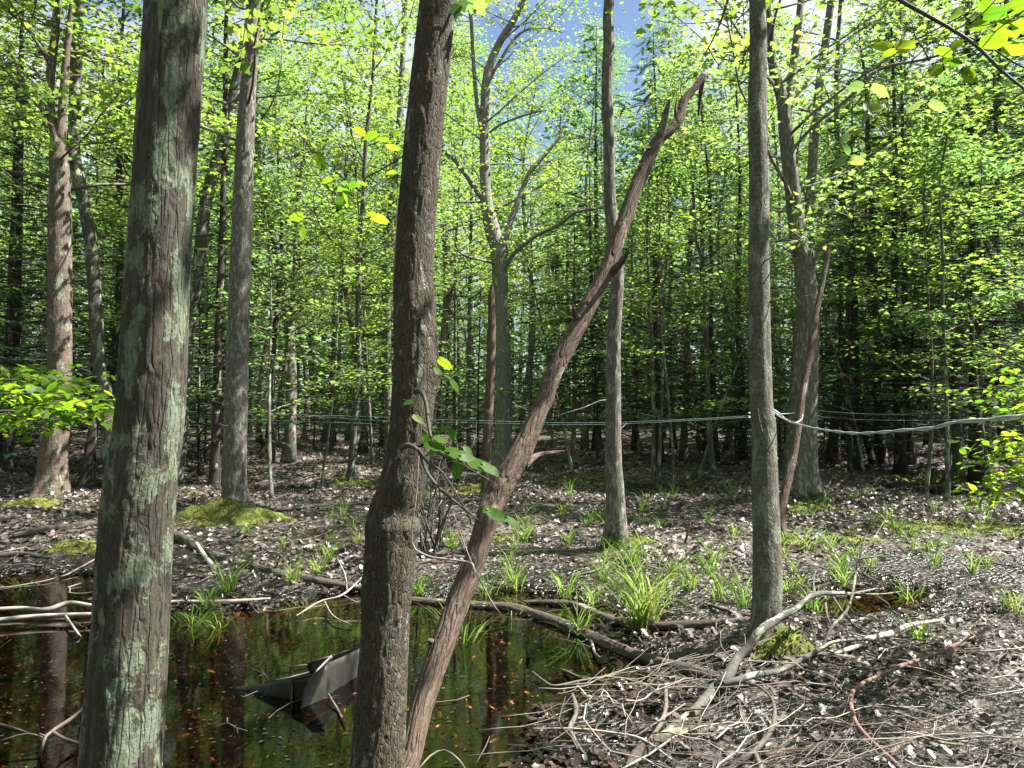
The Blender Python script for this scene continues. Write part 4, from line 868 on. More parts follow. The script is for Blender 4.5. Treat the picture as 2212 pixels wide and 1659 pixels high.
SG = [
 (50,1303,62,'arching sedge tuft in the water at the left edge above the bleached poles'),(495,1278,95,'bright sedge tuft left of centre standing before the long grey log'),
 (415,1382,75,'dark green sedge tuft in the pool just right of the lichened trunk'),(443,1372,58,'small sedge tuft in the pool, middle of the three beside the lichened trunk'),(474,1392,70,'sedge tuft in the pool, rightmost of the three beside the lichened trunk'),
 (449,1312,60,'sedge tuft on the end of the upper bleached pole'),(629,1257,66,'arching sedge tuft rising behind the long grey log'),(688,1236,50,'sparse sedge tuft beyond the long grey log, nearest the centre trunk'),
 (659,1345,60,'thin shaded sedge tuft in the pool left of the centre trunk'),(656,1382,36,'low star-shaped sedge tuft lying on the pool left of the metal trough'),
 (1003,1438,120,'tall dark sedge tuft in the pool right beside the leaning snag'),(1109,1364,78,'sedge tuft growing at the long dark log right of the leaning snag'),
 (1058,1303,76,'sparse sedge tuft on the mud just right of the leaning snag'),(1112,1277,72,'tall sparse sedge tuft behind the mud strip right of the leaning snag'),
 (1223,1291,78,'leafy sedge tuft left of the big sedge clump, at the puddle edge'),(1253,1372,84,'arching sedge tuft in front of the black waterlogged log'),
 (1378,1358,155,'big bright sedge clump, left half, before the black waterlogged log'),(1400,1354,160,'big bright sedge clump, right half, before the black waterlogged log'),(1368,1272,85,'sedge clump just behind the big bright clump'),
 (1283,1304,52,'brownish thin sedge tuft between two larger tufts left of the big clump'),(901,1284,60,'small sedge tuft peeking out right of the centre trunk'),
 (975,1184,50,'shaded sedge tuft at the foot of the bare dark shrub'),(1383,1132,36,'small upright sedge tuft right of the straight grey trunk'),
 (1558,1294,88,'wide arching sedge tuft left of the tubing-wrapped trunk'),(1606,1311,84,'sedge tuft touching the left side of the tubing-wrapped trunk'),(1545,1214,60,'light green sedge tuft behind the wide arching one'),
 (1491,1271,60,'sedge tuft right of the big bright sedge clump'),(1699,1277,48,'sedge tuft just right of the tubing-wrapped trunk'),(1757,1318,60,'sedge tuft rising behind the big forked branch'),
 (1823,1264,52,'sedge tuft at the left side of the orange puddle'),(1967,1304,62,'arching sedge tuft at the right side of the orange puddle'),(1991,1388,72,'yellow-green sedge tuft in the brush right of the orange puddle'),
 (2186,1321,62,'sedge tuft near the right edge on the dark mud'),(1967,1161,42,'sedge tuft behind the upright twigs of the forked branch'),(1697,1394,50,'sedge tuft at the right foot of the tubing-wrapped trunk'),
]
for k, (a, b, h, l) in enumerate(SG): sedge(a, b, h, l, nb=60 if h > 100 else 36, seed=300 + k, spread=.8 if h > 100 else 1.15)
protos = [sedge(1216, 1117, 44, 'small green sedge tuft on the far mud flat beyond the pool', 'small sedge tufts dotted over the far flat', nb=18, seed=900 + q) for q in range(3)]
for q, (a, b) in enumerate([(1149,1109),(1216,1117),(1528,1131)]): protos[q].location = gpix(a, b)
rgt = np.random.default_rng(33)
spots = [(1494,1056),(1782,1089),(1716,1236),(1749,1190),(2051,1183),(2101,1236),(2185,1163),(1440,1075),(1580,1075),(1640,1100)] + [(rgt.uniform(1090, 2210), rgt.uniform(1035, 1265)) for _ in range(85)] + [(rgt.uniform(520, 780), rgt.uniform(1100, 1240)) for _ in range(8)]
for k, (a, b) in enumerate(spots):
    g = gpix(a, b)
    if g[2] < .01: continue
    o = protos[k % 3].copy(); COL.objects.link(o); o.location = g; o.rotation_euler = (0, 0, rgt.random() * 6.3); s_ = rgt.uniform(.6, 1.25); o.scale = (s_, s_, s_)

# ------------------------------------------------------------------ moss cushions
def moss(px, py, rx, ry, h, label, seed):
    g = gpix(px, py); n = 26; r_ = np.random.default_rng(seed); m = MB()
    A, Rr = np.meshgrid(np.linspace(0, 2 * math.pi, 60, endpoint=False), np.linspace(0.02, 1, n)); ed = 1 + .9 * (fbm(np.stack([np.cos(A).ravel() * 2.6 + seed, np.sin(A).ravel() * 2.6, 0 * A.ravel()], 1), seed, 4).reshape(A.shape) - .5) * 2
    x = g[0] + np.cos(A) * Rr * rx * ed; y = g[1] + np.sin(A) * Rr * ry * ed; z = gh(x.ravel(), y.ravel()).reshape(A.shape) + h * (1 - Rr ** 2.2) - .02 * Rr ** 6
    q = np.stack([x.ravel(), y.ravel(), z.ravel()], 1); z = z + ((fbm(q * 16, seed, 3) - .5) * .05).reshape(z.shape) * (1 - Rr ** 4)
    i_ = np.arange(n - 1)[:, None] * 60; j_ = np.arange(60)[None]; j2 = (j_ + 1) % 60
    f = np.stack([i_ + j_, i_ + 60 + j_, i_ + 60 + j2, i_ + j2], -1).reshape(-1, 4)
    P_ = np.stack([x.ravel(), y.ravel(), z.ravel()], 1); m.add(P_, [f[:, ::-1]], bark=P_)
    # fuzz
    k = int(1500 * rx * ry / .1); k = min(k, 12000); ii = r_.integers(0, len(P_), k); pz = P_[ii].astype(float); qx = (pz[:, 0] - g[0]) * r_.choice([1, 1, 1.15, 1.4], k); qy = (pz[:, 1] - g[1]) * r_.choice([1, 1, 1.15, 1.5], k); zz_ = gh(g[0] + qx, g[1] + qy); pz = np.stack([g[0] + qx, g[1] + qy, np.where(np.abs(qx - pz[:, 0] + g[0]) > .01, zz_ + .01, pz[:, 2])], 1) + r_.normal(0, .012, (k, 3)) * np.array([1, 1, .3])
    scatter(m, T_kite(), pz, r_.uniform(.010, .026, k), r_.random(k) * 6.3, .9, r_, droop=-1.2)
    tag(m.build('moss_cushion', M['moss']), label, 'moss')
moss(496,1120,.66,.42,.20,'bright yellow-green moss mound round the foot of the furrowed sunlit trunk',1)
moss(430,1128,.40,.22,.04,'low moss tongue running left from the bright moss mound',2)
moss(757,1040,.45,.35,.05,'dark moss on the root mound of the thin pale trunk',3)
moss(1765,1098,.50,.35,.05,'green moss spilling right of the big ridged trunk foot',4)
moss(1828,1166,.34,.2,.05,'small bright moss hump right of the short sunlit log',5)
moss(1697,1176,.22,.13,.05,'tiny yellow moss hump beside the tubing-wrapped trunk',6)
moss(2078,1040,.5,.4,.12,'rounded mossy lump at the foot of the mottled trunk near the right edge',7)
moss(1648,1402,.20,.10,.02,'moss cushion under the forked fallen branch',8)
moss(1694,1392,.16,.14,.06,'moss cushion at the stump beside the tubing-wrapped trunk',9)
moss(185,1186,.42,.22,.06,'dark moss hump left of the lichened foreground trunk',10)
moss(1370,1172,.30,.2,.05,'moss patch right of the straight grey trunk foot',11)
moss(1010,1060,.7,.4,.04,'sunny moss patch seen between the centre trunk and the leaning snag',12)
moss(60,1092,.5,.3,.05,'moss spread left of the broad rosy trunk',13)
moss(1240,1045,.9,.5,.03,'mossy sunny patch beyond the leaning snag',14)
moss(2060,1140,1.2,.5,.03,'broad flat moss carpet on the right beyond the dark mud',15)
moss(1820,985,.7,.5,.14,'mossy mound behind the big ridged trunk, to its right',16)
moss(1080,1165,.16,.12,.04,'tiny moss hump right behind the leaning snag',17)
moss(1950,1040,.8,.4,.04,'moss patch on the far flat left of the mottled trunk',18)
# ------------------------------------------------------------------ the sheet-metal trough in the pool
def trough():
    A0 = gpix_w(509, 1486); A1 = gpix_w(631, 1508); B0 = gpix_w(651, 1528); B1 = gpix_w(709, 1499); B2 = gpix_w(778, 1455); B3 = gpix_w(850, 1425)
    base = (A0 + B2) / 2; root = tag(empty('culvert_end', base), 'dark flared sheet-metal culvert end half sunk in the pool behind the centre trunk', 'culvert')
    def up(p, h, sh=(0, 0)): return np.array([p[0] + sh[0], p[1] + sh[1], p[2] + h])
    def plate(nm, bot, top, mat, bulge=0.0, th=.004, n=24, bdir=(0, -1)):
        """a thin curved sheet between two polylines"""
        m = MB(); b, _ = resample(np.array(bot), np.ones(len(bot)), 9) if False else (None, None)
        def rs(P_, n):
            P_ = np.array(P_); s = np.concatenate([[0], np.cumsum(np.linalg.norm(np.diff(P_, axis=0), axis=1))]); t = np.linspace(0, s[-1], n)
            return np.stack([np.interp(t, s, P_[:, k]) for k in range(3)], 1)
        b = rs(bot, n); t = rs(top, n); K = 8; rows = []
        for k in range(K + 1):
            u = k / K; r = b * (1 - u) + t * u; r = r + np.array([bdir[0], bdir[1], 0]) * bulge * math.sin(u * math.pi); rows.append(r)
        F = np.array(rows).reshape(-1, 3) - base; nn = np.array([bdir[0], bdir[1], 0]); nn = nn / np.linalg.norm(nn)
        Bk = F - nn * th; N_ = (K + 1) * n
        i_ = np.arange(K)[:, None] * n; j_ = np.arange(n - 1)[None]
        f = np.stack([i_ + j_, i_ + j_ + 1, i_ + n + j_ + 1, i_ + n + j_], -1).reshape(-1, 4)
        rim = []
        for k in range(n - 1): rim += [[k, k + 1, k + 1 + N_, k + N_], [K * n + k, K * n + k + 1, K * n + k + 1 + N_, K * n + k + N_]]
        for k in range(K): rim += [[k * n, (k + 1) * n, (k + 1) * n + N_, k * n + N_], [k * n + n - 1, (k + 1) * n + n - 1, (k + 1) * n + n - 1 + N_, k * n + n - 1 + N_]]
        m.add(np.vstack([F, Bk]), [f, f[:, ::-1] + N_, np.array(rim)]); return m.build(nm, M[mat], root, smooth=False)
    dn = -.10
    # near wing (dark): a shallow triangle, its tip on the water at the left
    plate('wing_plate', [up(A0, dn), up(A1, dn)], [up(A0, .004), up(A0 * .72 + A1 * .28, .026), up(A0 * .4 + A1 * .6, .060), up(A1, .104)], 'sheetdark', .02)
    # broad side sheet with a rounded leading edge
    c = lambda t: B0 * (1 - t) + B2 * t
    w1 = plate('side_plate', [up(B0, dn), up(B1, dn), up(B2, dn), up(B3, dn)], [up(B0, .01), up(B0, .05, (.003, .01)), up(B0, .11, (.012, .03)), up(B0, .155, (.045, .06)), up(B0, .175, (.095, .10)), up(c(.42), .158), up(c(.7), .15), up(B2, .148), up(B3, .14)], 'sheet', .035)
    # small seam along the waterline, marks pressed in the sheet, bolts
    s = MB(); tube(s, np.array([up(B0, .006, (0, -.006)), up(B1, .006, (0, -.008))]) - base, np.array([.003, .003]), 6, rnd=.5); s.build('seam', M['rivet'], root)
    for (x_, y_) in ((842/2212*0+667,1460),(757,1421),(757,1457),(668,1521)):
        b = MB(); q = gpix_w(x_, 1500 if x_ < 700 else 1462); d = q[1] - .035; p = at(x_, y_, d)
        a = np.linspace(0, 6.28, 9)[:-1]; b.add(np.array([[p[0] + math.cos(t) * .004, p[1] - .004, p[2] + math.sin(t) * .004] for t in a]) - base, [np.arange(8)[None, ::-1]]); b.build('bolt', M['rivet'], root, smooth=False)
    mk = MB()
    for row in (0, 1):
        x0_, y0_, x1_, y1_ = ((727, 1465, 739, 1459), (751, 1453, 761, 1446))[row]
        for k in range(7):
            t = k / 6; p = at(x0_ + (x1_ - x0_) * t, y0_ + (y1_ - y0_) * t, 4.12 + .1 * row); a = np.linspace(0, 6.28, 7)[:-1]
            mk.add(np.array([[p[0] + math.cos(u) * .0018, p[1], p[2] + math.sin(u) * .0018] for u in a]) - base, [np.arange(6)[None, ::-1]])
    # far wall of the trough and its rolled rims, floor between the walls
    F0 = at(571, 1475, 4.24); F1 = at(668, 1452, 4.36); F2 = at(664, 1433, 4.45); F3 = at(776, 1396, 4.75); F4 = at(850, 1375, 4.95)
    plate('far_plate', [np.array([F0[0], F0[1], dn]), np.array([F1[0], F1[1], dn])], [F0, F0 * .5 + F1 * .5 - np.array([0, 0, .006]), F1], 'sheetdark', .02, bdir=(0, 1))
    plate('far_plate', [np.array([F2[0], F2[1], dn]), np.array([F3[0], F3[1], dn]), np.array([F4[0], F4[1], dn])], [F2, F2 * .5 + F3 * .5 - np.array([0, 0, .008]), F3, F4], 'sheetdark', .02, bdir=(0, 1))
    plate('floor_plate', [up(A1, -.03), up(B1, -.03), up(B2, -.03), up(B3, -.03)], [np.array([F0[0], F0[1], -.02]), np.array([F1[0], F1[1], -.02]), np.array([F3[0], F3[1], -.02]), np.array([F4[0], F4[1], -.02])], 'sheetdark', 0)
    plate('inner_plate', [up(A1, dn), up(B0, dn, (.02, .08)), up(B1, dn, (0, .10))], [up(A1, .10), up(B0, .13, (.02, .08)), up(B1, .19, (0, .10))], 'sheetdark', 0)
    for (a, b) in ((F0, F1), (F2, F3), (F3, F4), (up(A1, .104), up(B0, .14, (.03, .08)))):
        r = MB(); tube(r, np.array([a, (a + b) / 2 - np.array([0, 0, .004]), b]) - base, np.array([.006, .006, .006]), 8, rnd=.4); r.build('rim', M['sheet'], root)
def gpix_w(px, py):
    a = (px - W0 / 2) / FPX; b = (H0 / 2 - py) / FPX
    k = -CAMZ / (sp + b * cp); return np.array([a * k, (cp - b * sp) * k, 0.0])
trough()
m = MB(); P_ = np.array([at(709, 1499, 4.03), at(728, 1530, 3.9), at(745, 1562, 3.70)]); tube(m, P_, np.array([.005, .006, .006]), 8, rnd=.6)
tag(m.build('stick', M['twig']), 'thin straight stick leaning on the culvert end down to the water', 'stick')

# ------------------------------------------------------------------ sap tubing
def line(label, pts, rpx_or_r, mat='tubingfar', name='sap_tubing', sag=0, tw=None, step=.05, sides=8):
    m = MB(); P_ = np.array([at(*p) for p in pts]); a_, b_ = resample(P_, np.full(len(P_), rpx_or_r), step)
    if sag: t = np.linspace(0, 1, len(a_)); a_[:, 2] -= sag * 4 * t * (1 - t)
    if tw:
        s = np.arange(len(a_)) * step; 
        for ph in (0, math.pi):
            q = a_.copy(); q[:, 2] += math.cos(0) * np.sin(s * tw + ph) * rpx_or_r * 1.05; q[:, 1] += np.cos(s * tw + ph) * rpx_or_r * 1.05; tube(m, q, b_, sides, rnd=.5)
    else: tube(m, a_, b_, sides, rnd=.5)
    base = m.v[0].mean(0).copy()
    for v in m.v: v -= base
    o = m.build(name, M[mat]); o.location = base; return tag(o, label, 'tubing')
line('pale twisted sap tubing sagging from the wrapped trunk towards the right edge', [(1668,886,5.05),(1680,897,4.9),(1700,908,4.7),(1730,918,4.4),(1765,926,4.1),(1805,932,3.7),(1850,936,3.4),(1900,934,3.1),(1955,929,2.8),(2000,926,2.6),(2030,921,2.45),(2065,912,2.3),(2130,907,2.1),(2212,898,1.85),(2330,885,1.6)], .0032, 'tubing', tw=15, step=.012)
# loops round the wrapped trunk
tE = None
def loop(label, px, py, d, r, tilt, rr, turns=1, gap=.02, mat='tubing'):
    c = at(px, py, d); a = np.linspace(0, 2 * math.pi * turns, 40 * turns); P_ = np.stack([c[0] + np.cos(a) * r, c[1] + np.sin(a) * r, c[2] + np.cos(a) * tilt + a / 6.28 * gap], 1)
    m = MB(); tube(m, P_ - c, np.full(len(a), rr), 8, rnd=.5); o = m.build('sap_tubing', M[mat]); o.location = c; tag(o, label, 'tubing')
loop('pale tubing wound in loops round the grey lichened trunk', 1646, 887, 5.16, .088, .004, .0034, 2, -.030)
line('thin loose end of tubing curling down from the wrapped trunk towards the crooked dead trunk', [(1670,884,5.05),(1683,893,5.1),(1696,905,5.3),(1708,912,5.6),(1718,914,6.2),(1732,906,7.5),(1734,896,8.3)], .004, 'tubing', tw=20, step=.02)
line('upper thin tubing line crossing the clearing from the left', [(660,897,11.5),(800,900,11),(940,906,10.4),(1060,909,10),(1200,913,9.4),(1330,912,8.6),(1480,906,7.2),(1590,900,5.9),(1632,897,5.4)], .0022, step=.15)
line('lower thin tubing line crossing the clearing from the left', [(620,893,12),(760,905,11.6),(900,911,11),(1060,914,10.4),(1200,917,9.6),(1330,916,8.8),(1480,909,7.4),(1590,903,6.2),(1632,901,5.6)], .0020, step=.15)
line('faint tubing line reaching the far woods behind the lichened trunk', [(395,898,14),(480,904,13.5),(620,909,13),(800,915,12.5)], .002, step=.2)
line('tubing line from the big ridged trunk to the mottled trunk, the upper one', [(1766,887,13.1),(1850,893,13.4),(1950,895,14.5),(2060,889,15.9)], .004, step=.2)
line('tubing line from the big ridged trunk to the thin crooked sapling, the lower one', [(1766,899,13.1),(1850,906,13),(1950,908,12.4),(2046,907,11.9),(2130,903,11.6),(2260,895,11.4)], .0035, step=.2)
line('tubing line between the wrapped trunk and the big ridged trunk', [(1668,893,5.4),(1690,894,7.5),(1715,892,10.5),(1727,888,13)], .004, step=.1)
loop('tubing loop round the big ridged forking trunk', 1745, 892, 13.45, .205, .01, .006, 2, -.06, 'tubingfar')

# ------------------------------------------------------------------ foreground twigs and sprays of leaves
def leafy(name, label, cat, stems, leaves, d, mat='oval', tpl=None, smat='branch', seed=1, tilt=.35, n2=0):
    """stems: [[(px,py,w,d)]], leaves: [(px,py,length px,heading deg in the picture,facing)]"""
    tpl = tpl or T_oval(); r_ = np.random.default_rng(seed); st = MB(); lf = MB(); base = None
    for s_ in stems:
        P_ = np.array([at(a, b, q) for a, b, w_, q in s_]); base = P_[0].copy() if base is None else base
        a_, b_ = resample(P_ - base, [w_ * q / FPX / 2 for a, b, w_, q in s_], .02); tube(st, a_, b_, 7, seed=seed, rnd=.4)
    root = tag(empty(name, base), label, cat); st.build('stem', M[smat], root)
    for L_ in leaves:
        px, py, ln, hd = L_[:4]; fc = L_[4] if len(L_) > 4 else .4; dd = L_[5] if len(L_) > 5 else d + r_.normal(0, .04)
        p = at(px, py, dd) - base; sz = ln * dd / FPX; h = R(hd)
        X = np.array([math.cos(h), r_.normal(0, .25), math.sin(h)]); X /= np.linalg.norm(X)
        N = np.array([r_.normal(.15, .2), fc if py < 800 else -fc, .75]) + r_.normal(0, .15, 3); N -= X * X.dot(N); N /= np.linalg.norm(N); Y = np.cross(N, X)
        tv, tf = tpl; t = tv * sz; v = p - X * sz * .5 + t[:, :1] * X + t[:, 1:2] * Y + t[:, 2:3] * N
        lf.add(v, tf, rnd=r_.random(), bark=tv)
    lf.build('leaves', M[mat], root, smooth=False); return root
leafy('leafy_twig', 'dark branch with large glowing leaves hanging in the top right corner', 'branch',
  [[(1905,-25,9,2.3),(1960,10,9,2.25),(2050,60,8,2.2),(2110,100,8,2.15),(2160,150,7,2.1),(2230,205,6,2.0)],[(2075,75,4,2.2),(2130,95,4,2.2),(2190,135,4,2.2),(2260,165,4,2.2)],[(2110,100,3,2.15),(2160,60,3,2.0),(2215,20,3,1.9)],[(2060,66,3,2.1),(2110,40,3,2.0),(2160,-10,2,1.9)],[(2170,30,2,2.0),(2150,50,2,2.0),(2085,60,2,2.0)]],
  [(2062,28,75,195,.75),(2112,50,85,185,.8),(2150,28,70,10,.8),(2180,62,80,-15,.85),(2142,88,85,170,.8),(2195,105,80,-20,.8),(2128,12,60,150,.7),(2195,14,75,15,.8),(2215,52,70,0,.8),(2082,152,62,-100,.85),(2095,165,60,-60,.9),(2060,135,42,170,.7),(2018,152,60,190,.8),(2038,110,52,150,.7),(2065,98,46,40,.7),(2045,130,40,190,.7)], 2.05, seed=3)
leafy('leafy_twig', 'pair of dark and bright leaves on a thin twig below the top right branch', 'branch',
  [[(1960,60,2,2.2),(1945,95,2,2.2),(1930,112,1.5,2.2)]], [(1905,98,62,165,.6),(1955,100,62,15,.85),(1918,115,42,190,.6)], 2.2, seed=4)
leafy('leafy_twig', 'hanging twig of dark shaded leaves right of the big ridged forking trunk', 'branch',
  [[(1895,150,1.5,2.6),(1877,200,1.5,2.6),(1872,250,1.5,2.6),(1858,270,1,2.6)],[(1858,268,1,2.6),(1835,340,1,2.6)],[(1990,200,1,2.6),(1965,240,1,2.6)]],
  [(1846,185,62,175,.5),(1902,195,58,-25,.5),(1875,240,60,-95,.7),(1892,232,44,-10,.5),(1865,258,48,-120,.6),(1838,278,40,190,.6),(1822,300,46,215,.6),(1850,284,40,10,.5),(1830,322,34,110,.5),(1812,350,56,200,.6),(1850,346,52,-10,.6),(2025,228,56,-20,.5),(1972,232,48,30,.5),(1960,250,40,220,.6)], 2.6, 'maple2', seed=5)
leafy('leafy_twig', 'large shaded serrate leaves hanging left of the centre trunk, upper part', 'branch',
  [[(862,378,3,2.9),(820,395,2.5,2.85),(770,420,2,2.8),(715,440,1.5,2.75)],[(800,405,1.5,2.8),(735,350,1.2,2.75),(700,330,1,2.7)],[(858,376,3,2.9),(858,440,2,2.85),(852,560,1.5,2.85),(846,640,1,2.85)]],
  [(692,348,52,-75,.9),(706,388,34,190,.6),(745,412,46,-10,.6),(748,432,48,-50,.7),(822,472,58,-15,.6),(800,462,32,185,.5),(765,398,40,20,.5),(735,440,46,-100,.6),(640,468,48,185,.6),(656,505,52,-60,.85),(782,395,32,160,.5),(845,372,32,180,.5),(850,318,44,-5,.5),(825,300,42,175,.5),(800,292,48,190,.5),(776,282,40,150,.4),(858,288,30,30,.5)], 2.75, 'oval', seed=6)
leafy('leafy_twig', 'lobed leaves dangling over the top left, right of the lichened trunk', 'branch',
  [[(560,-20,2,3.2),(530,60,2,3.2),(520,150,1.5,3.2)],[(620,-20,2,3.4),(612,60,2,3.4),(600,190,1.5,3.4),(560,270,1.5,3.4)]],
  [(480,150,26,200),(528,80,36,-40,.8),(500,98,26,170,.7),(525,118,30,-60,.8),(532,150,34,-50,.8),(548,60,26,20),(516,70,26,120),(498,64,24,60),(560,30,26,0),(590,20,26,190),(625,30,26,10),(610,90,22,-60),(556,100,24,200)], 3.2, 'maple', T_maple(), seed=7)
leafy('leafy_twig', 'dark star-shaped leaves at the top edge just right of the centre trunk', 'branch',
  [[(985,-20,3,3),(1010,5,2,3),(1045,10,2,3)]], [(1000,14,48,-70,.8),(1022,12,54,-20,.8),(1040,18,46,-60,.8),(970,8,40,200,.7),(985,28,38,-100,.8),(1052,2,40,20,.7)], 3.0, 'maple2', T_maple(), seed=8)
leafy('leafy_twig', 'twigs with long lit leaves sprouting from the stub on the centre trunk', 'branch',
  [[(898,845,13,2.78),(910,846,11,2.72),(920,870,9,2.7),(926,920,8,2.66),(938,962,6,2.62),(966,985,4,2.58),(1010,1000,2,2.5)],
   [(868,968,12,2.78),(884,962,12,2.72),(905,975,8,2.68),(922,1020,7,2.66),(960,1065,6,2.6),(1005,1100,4,2.6),(1040,1130,2,2.6)],
   [(880,962,9,2.72),(920,965,6,2.68),(960,985,5,2.62),(1010,1010,3,2.55),(1062,1040,2,2.5)],
   [(905,970,7,2.68),(925,1000,6,2.64),(955,1020,4,2.62),(1000,1090,3,2.6),(1018,1130,2,2.6)],[(940,990,3,2.62),(990,1000,2,2.56),(1040,1020,1.5,2.52)],
   [(910,900,2,2.7),(890,870,1.5,2.68),(870,862,1.2,2.66)],[(930,930,2,2.68),(950,860,2,2.68),(975,800,1.5,2.68),(962,770,1,2.68)],[(1030,1128,2,2.6),(1045,1110,1.5,2.58),(1060,1106,1.2,2.56)]],
  [(950,948,48,150,.5),(968,970,56,175,.55),(1000,984,80,-5,.8),(1040,1004,92,-15,.7),(988,1016,56,-95,.85),(1018,996,66,-20,.75),(1062,1014,62,-22,.6),(935,962,62,160,.55),(920,945,40,100,.5),(978,940,40,-70,.6),(905,905,40,-25,.6),(882,868,36,190,.6),(962,785,52,-35,.7),(985,835,46,-50,.7),(970,815,34,-20,.5),(1010,972,40,120,.6),(960,925,36,40,.6),(1075,1112,62,-18,.6),(1112,1130,56,-30,.6),(1055,1104,44,165,.6),(930,978,40,190,.6),(945,800,36,120,.6)], 2.56, seed=9)
leafy('dead_branch', 'bare pale zigzag twig hanging in front of the leaning snag', 'branch',
  [[(905,970,3,2.75),(900,1060,3,2.75),(890,1170,3,2.75),(922,1200,4,2.72),(965,1208,4,2.7),(1020,1218,5,2.66),(1024,1248,3,2.64)],[(1020,1220,4,2.66),(1040,1260,4,2.66),(1065,1305,3,2.68),(1085,1330,2,2.7)],[(965,1208,2,2.7),(1000,1180,2,2.68),(985,1150,1.5,2.68)],[(1040,1262,1.5,2.66),(1080,1270,1.2,2.62),(1095,1260,1,2.6)],[(890,1170,2,2.75),(930,1120,2,2.76),(955,1080,1.5,2.78)],[(1020,1218,2,2.66),(1005,1180,2,2.68),(980,1110,1.5,2.7)]], [], 2.7, smat='palestick', seed=10)

def spray(name, label, cat, box, d, n_br, leaflen, mat, side, seed, leaf_n=12, stem_px=5):
    """branches entering from a side of the frame that carry flat sprays of leaves"""
    r_ = np.random.default_rng(seed); st = MB(); lf = MB(); x0, y0, x1, y1 = box; pos, az = [], []
    base = at(x0 if side < 0 else x1, (y0 + y1) / 2, d)
    for k in range(n_br):
        ya = y0 + (y1 - y0) * (k + .5) / n_br; xs = (x0 - 120, x1) if side < 0 else (x1 + 120, x0)
        reach = r_.uniform(.55, 1.0); dd = d + r_.normal(0, .35)
        P_ = [at(xs[0] + (xs[1] - xs[0]) * reach * t, ya + (1 - t) * r_.normal(25, 15) + 20 * t * t + r_.normal(0, 5), dd + .25 * t) - base for t in np.linspace(0, 1, 6)]
        a_, b_ = resample(P_, np.linspace(stem_px * d / FPX / 2, .0015, 6), .04); tube(lf, a_, b_, 6, rnd=.4, mi=1)
        for j in range(leaf_n):
            t = r_.uniform(.2, 1) ** .8; p = interp(a_, t); a2 = r_.random() * 6.3; off = r_.uniform(.02, .16) * (d / 3)
            q = p + np.array([math.cos(a2) * off, math.sin(a2) * off, r_.normal(0, .03)]); tube(lf, np.array([p, q]), np.array([.0016, .0010]), 3, rnd=.4, mi=1)
            for u in range(3): pos.append(q + r_.normal(0, .03, 3) * np.array([1, 1, .4])); az.append(a2 + (u - 1) * .9)
    pos = np.array(pos); n = len(pos); scatter(lf, T_oval(), pos, leaflen * r_.uniform(.6, 1.15, n), np.array(az), .38, r_, droop=.25)
    o = tag(lf.build(name, [M[mat], M['branch']], smooth=False), label, cat); o.location = base
spray('leafy_shrub', 'bright broad-leaved spray reaching in from the left edge behind the lichened trunk', 'shrub', (0, 785, 255, 900), 4.3, 15, .105, 'oval', -1, 21, 16)
spray('leafy_shrub', 'sunlit shrub with yellow-green leaves at the right edge around the tubing', 'shrub', (2105, 800, 2215, 900), 4.0, 9, .062, 'oval', 1, 22, 16)
spray('leafy_shrub', 'lower sunlit shrub leaves at the right edge below the tubing', 'shrub', (2120, 925, 2215, 1060), 4.2, 11, .075, 'oval', 1, 23, 16)
spray('leafy_shrub', 'thin maple spray over the top left corner behind the lichened trunk', 'shrub', (-20, 60, 150, 260), 7, 12, .085, 'maple', -1, 24, 14)

# bare shrub of many dark stems right of the centre trunk
def bare_shrub(px, py, label, n, hpx, seed, spread=.5, mat='branch', d=None):
    r_ = np.random.default_rng(seed); g = gpix(px, py); H = hpx * g[1] / FPX; m = MB()
    for k in range(n):
        a = r_.random() * 6.3; s = r_.uniform(.1, spread); lp = limb_pts(r_, np.array([r_.normal(0, .08), r_.normal(0, .08), -.05]), np.array([math.cos(a) * s, math.sin(a) * s, 1]), H * r_.uniform(.6, 1.1), 8, .0, .07)
        tube(m, lp, np.linspace(.011, .003, 9), 6, rnd=r_.random(), seed=k)
        for j in range(5):
            q = interp(lp, r_.uniform(.3, 1)); sp_ = limb_pts(r_, q, dirv(r_.random() * 6.3, r_.uniform(.1, 1)), H * r_.uniform(.1, .3), 4, 0, .12); tube(m, sp_, np.linspace(.004, .0015, 5), 4, rnd=.4)
    o = m.build('bare_shrub', M[mat]); o.location = g; tag(o, label, 'shrub')
bare_shrub(925, 1192, 'bare dark many-stemmed shrub right behind the centre trunk', 18, 270, 41, .45)
bare_shrub(30, 1010, 'bare twiggy bush at the left edge behind the leafy spray', 12, 120, 42, .9)
bare_shrub(690, 975, 'thin bare thicket beyond the furrowed sunlit trunk', 12, 90, 43, .7)
# ------------------------------------------------------------------ understory, mid wood and far wood
rgl = np.random.default_rng(55)
LIB = {}
def lib(key, name, wood, lf, wmat, lmat):
    root = empty(name); wood.build('trunk', M[wmat], root); lf.build('crown', [M[lmat], M['branch']], root, smooth=False); LIB[key] = [root, False]
for q in range(4):
    w_, l_ = broad(rgl, 5.2 + q * .8, 1.1, 1.9, 20, 4, 9, .088, T_maple(), r=.035, rx=.32, rz=.035, tilt=.25, el=(.15, .9), seglen=.45); lib('sap%d' % q, 'maple_sapling', w_, l_, 'smooth', 'maple' if q % 2 else 'maple2')
for q in range(4):
    w_, l_ = broad(rgl, 13 + q * 1.5, 3.8, 3.4, 30, 6, 26, .09, T_kite(), r=.14, rx=.5, rz=.05, tilt=.32, el=(.05, 1.0), seglen=.8, wob=.25); lib('broad%d' % q, 'maple_tree', w_, l_, ('grey', 'furrow', 'smooth', 'brown')[q], 'maple' if q % 2 == 0 else 'maple2')
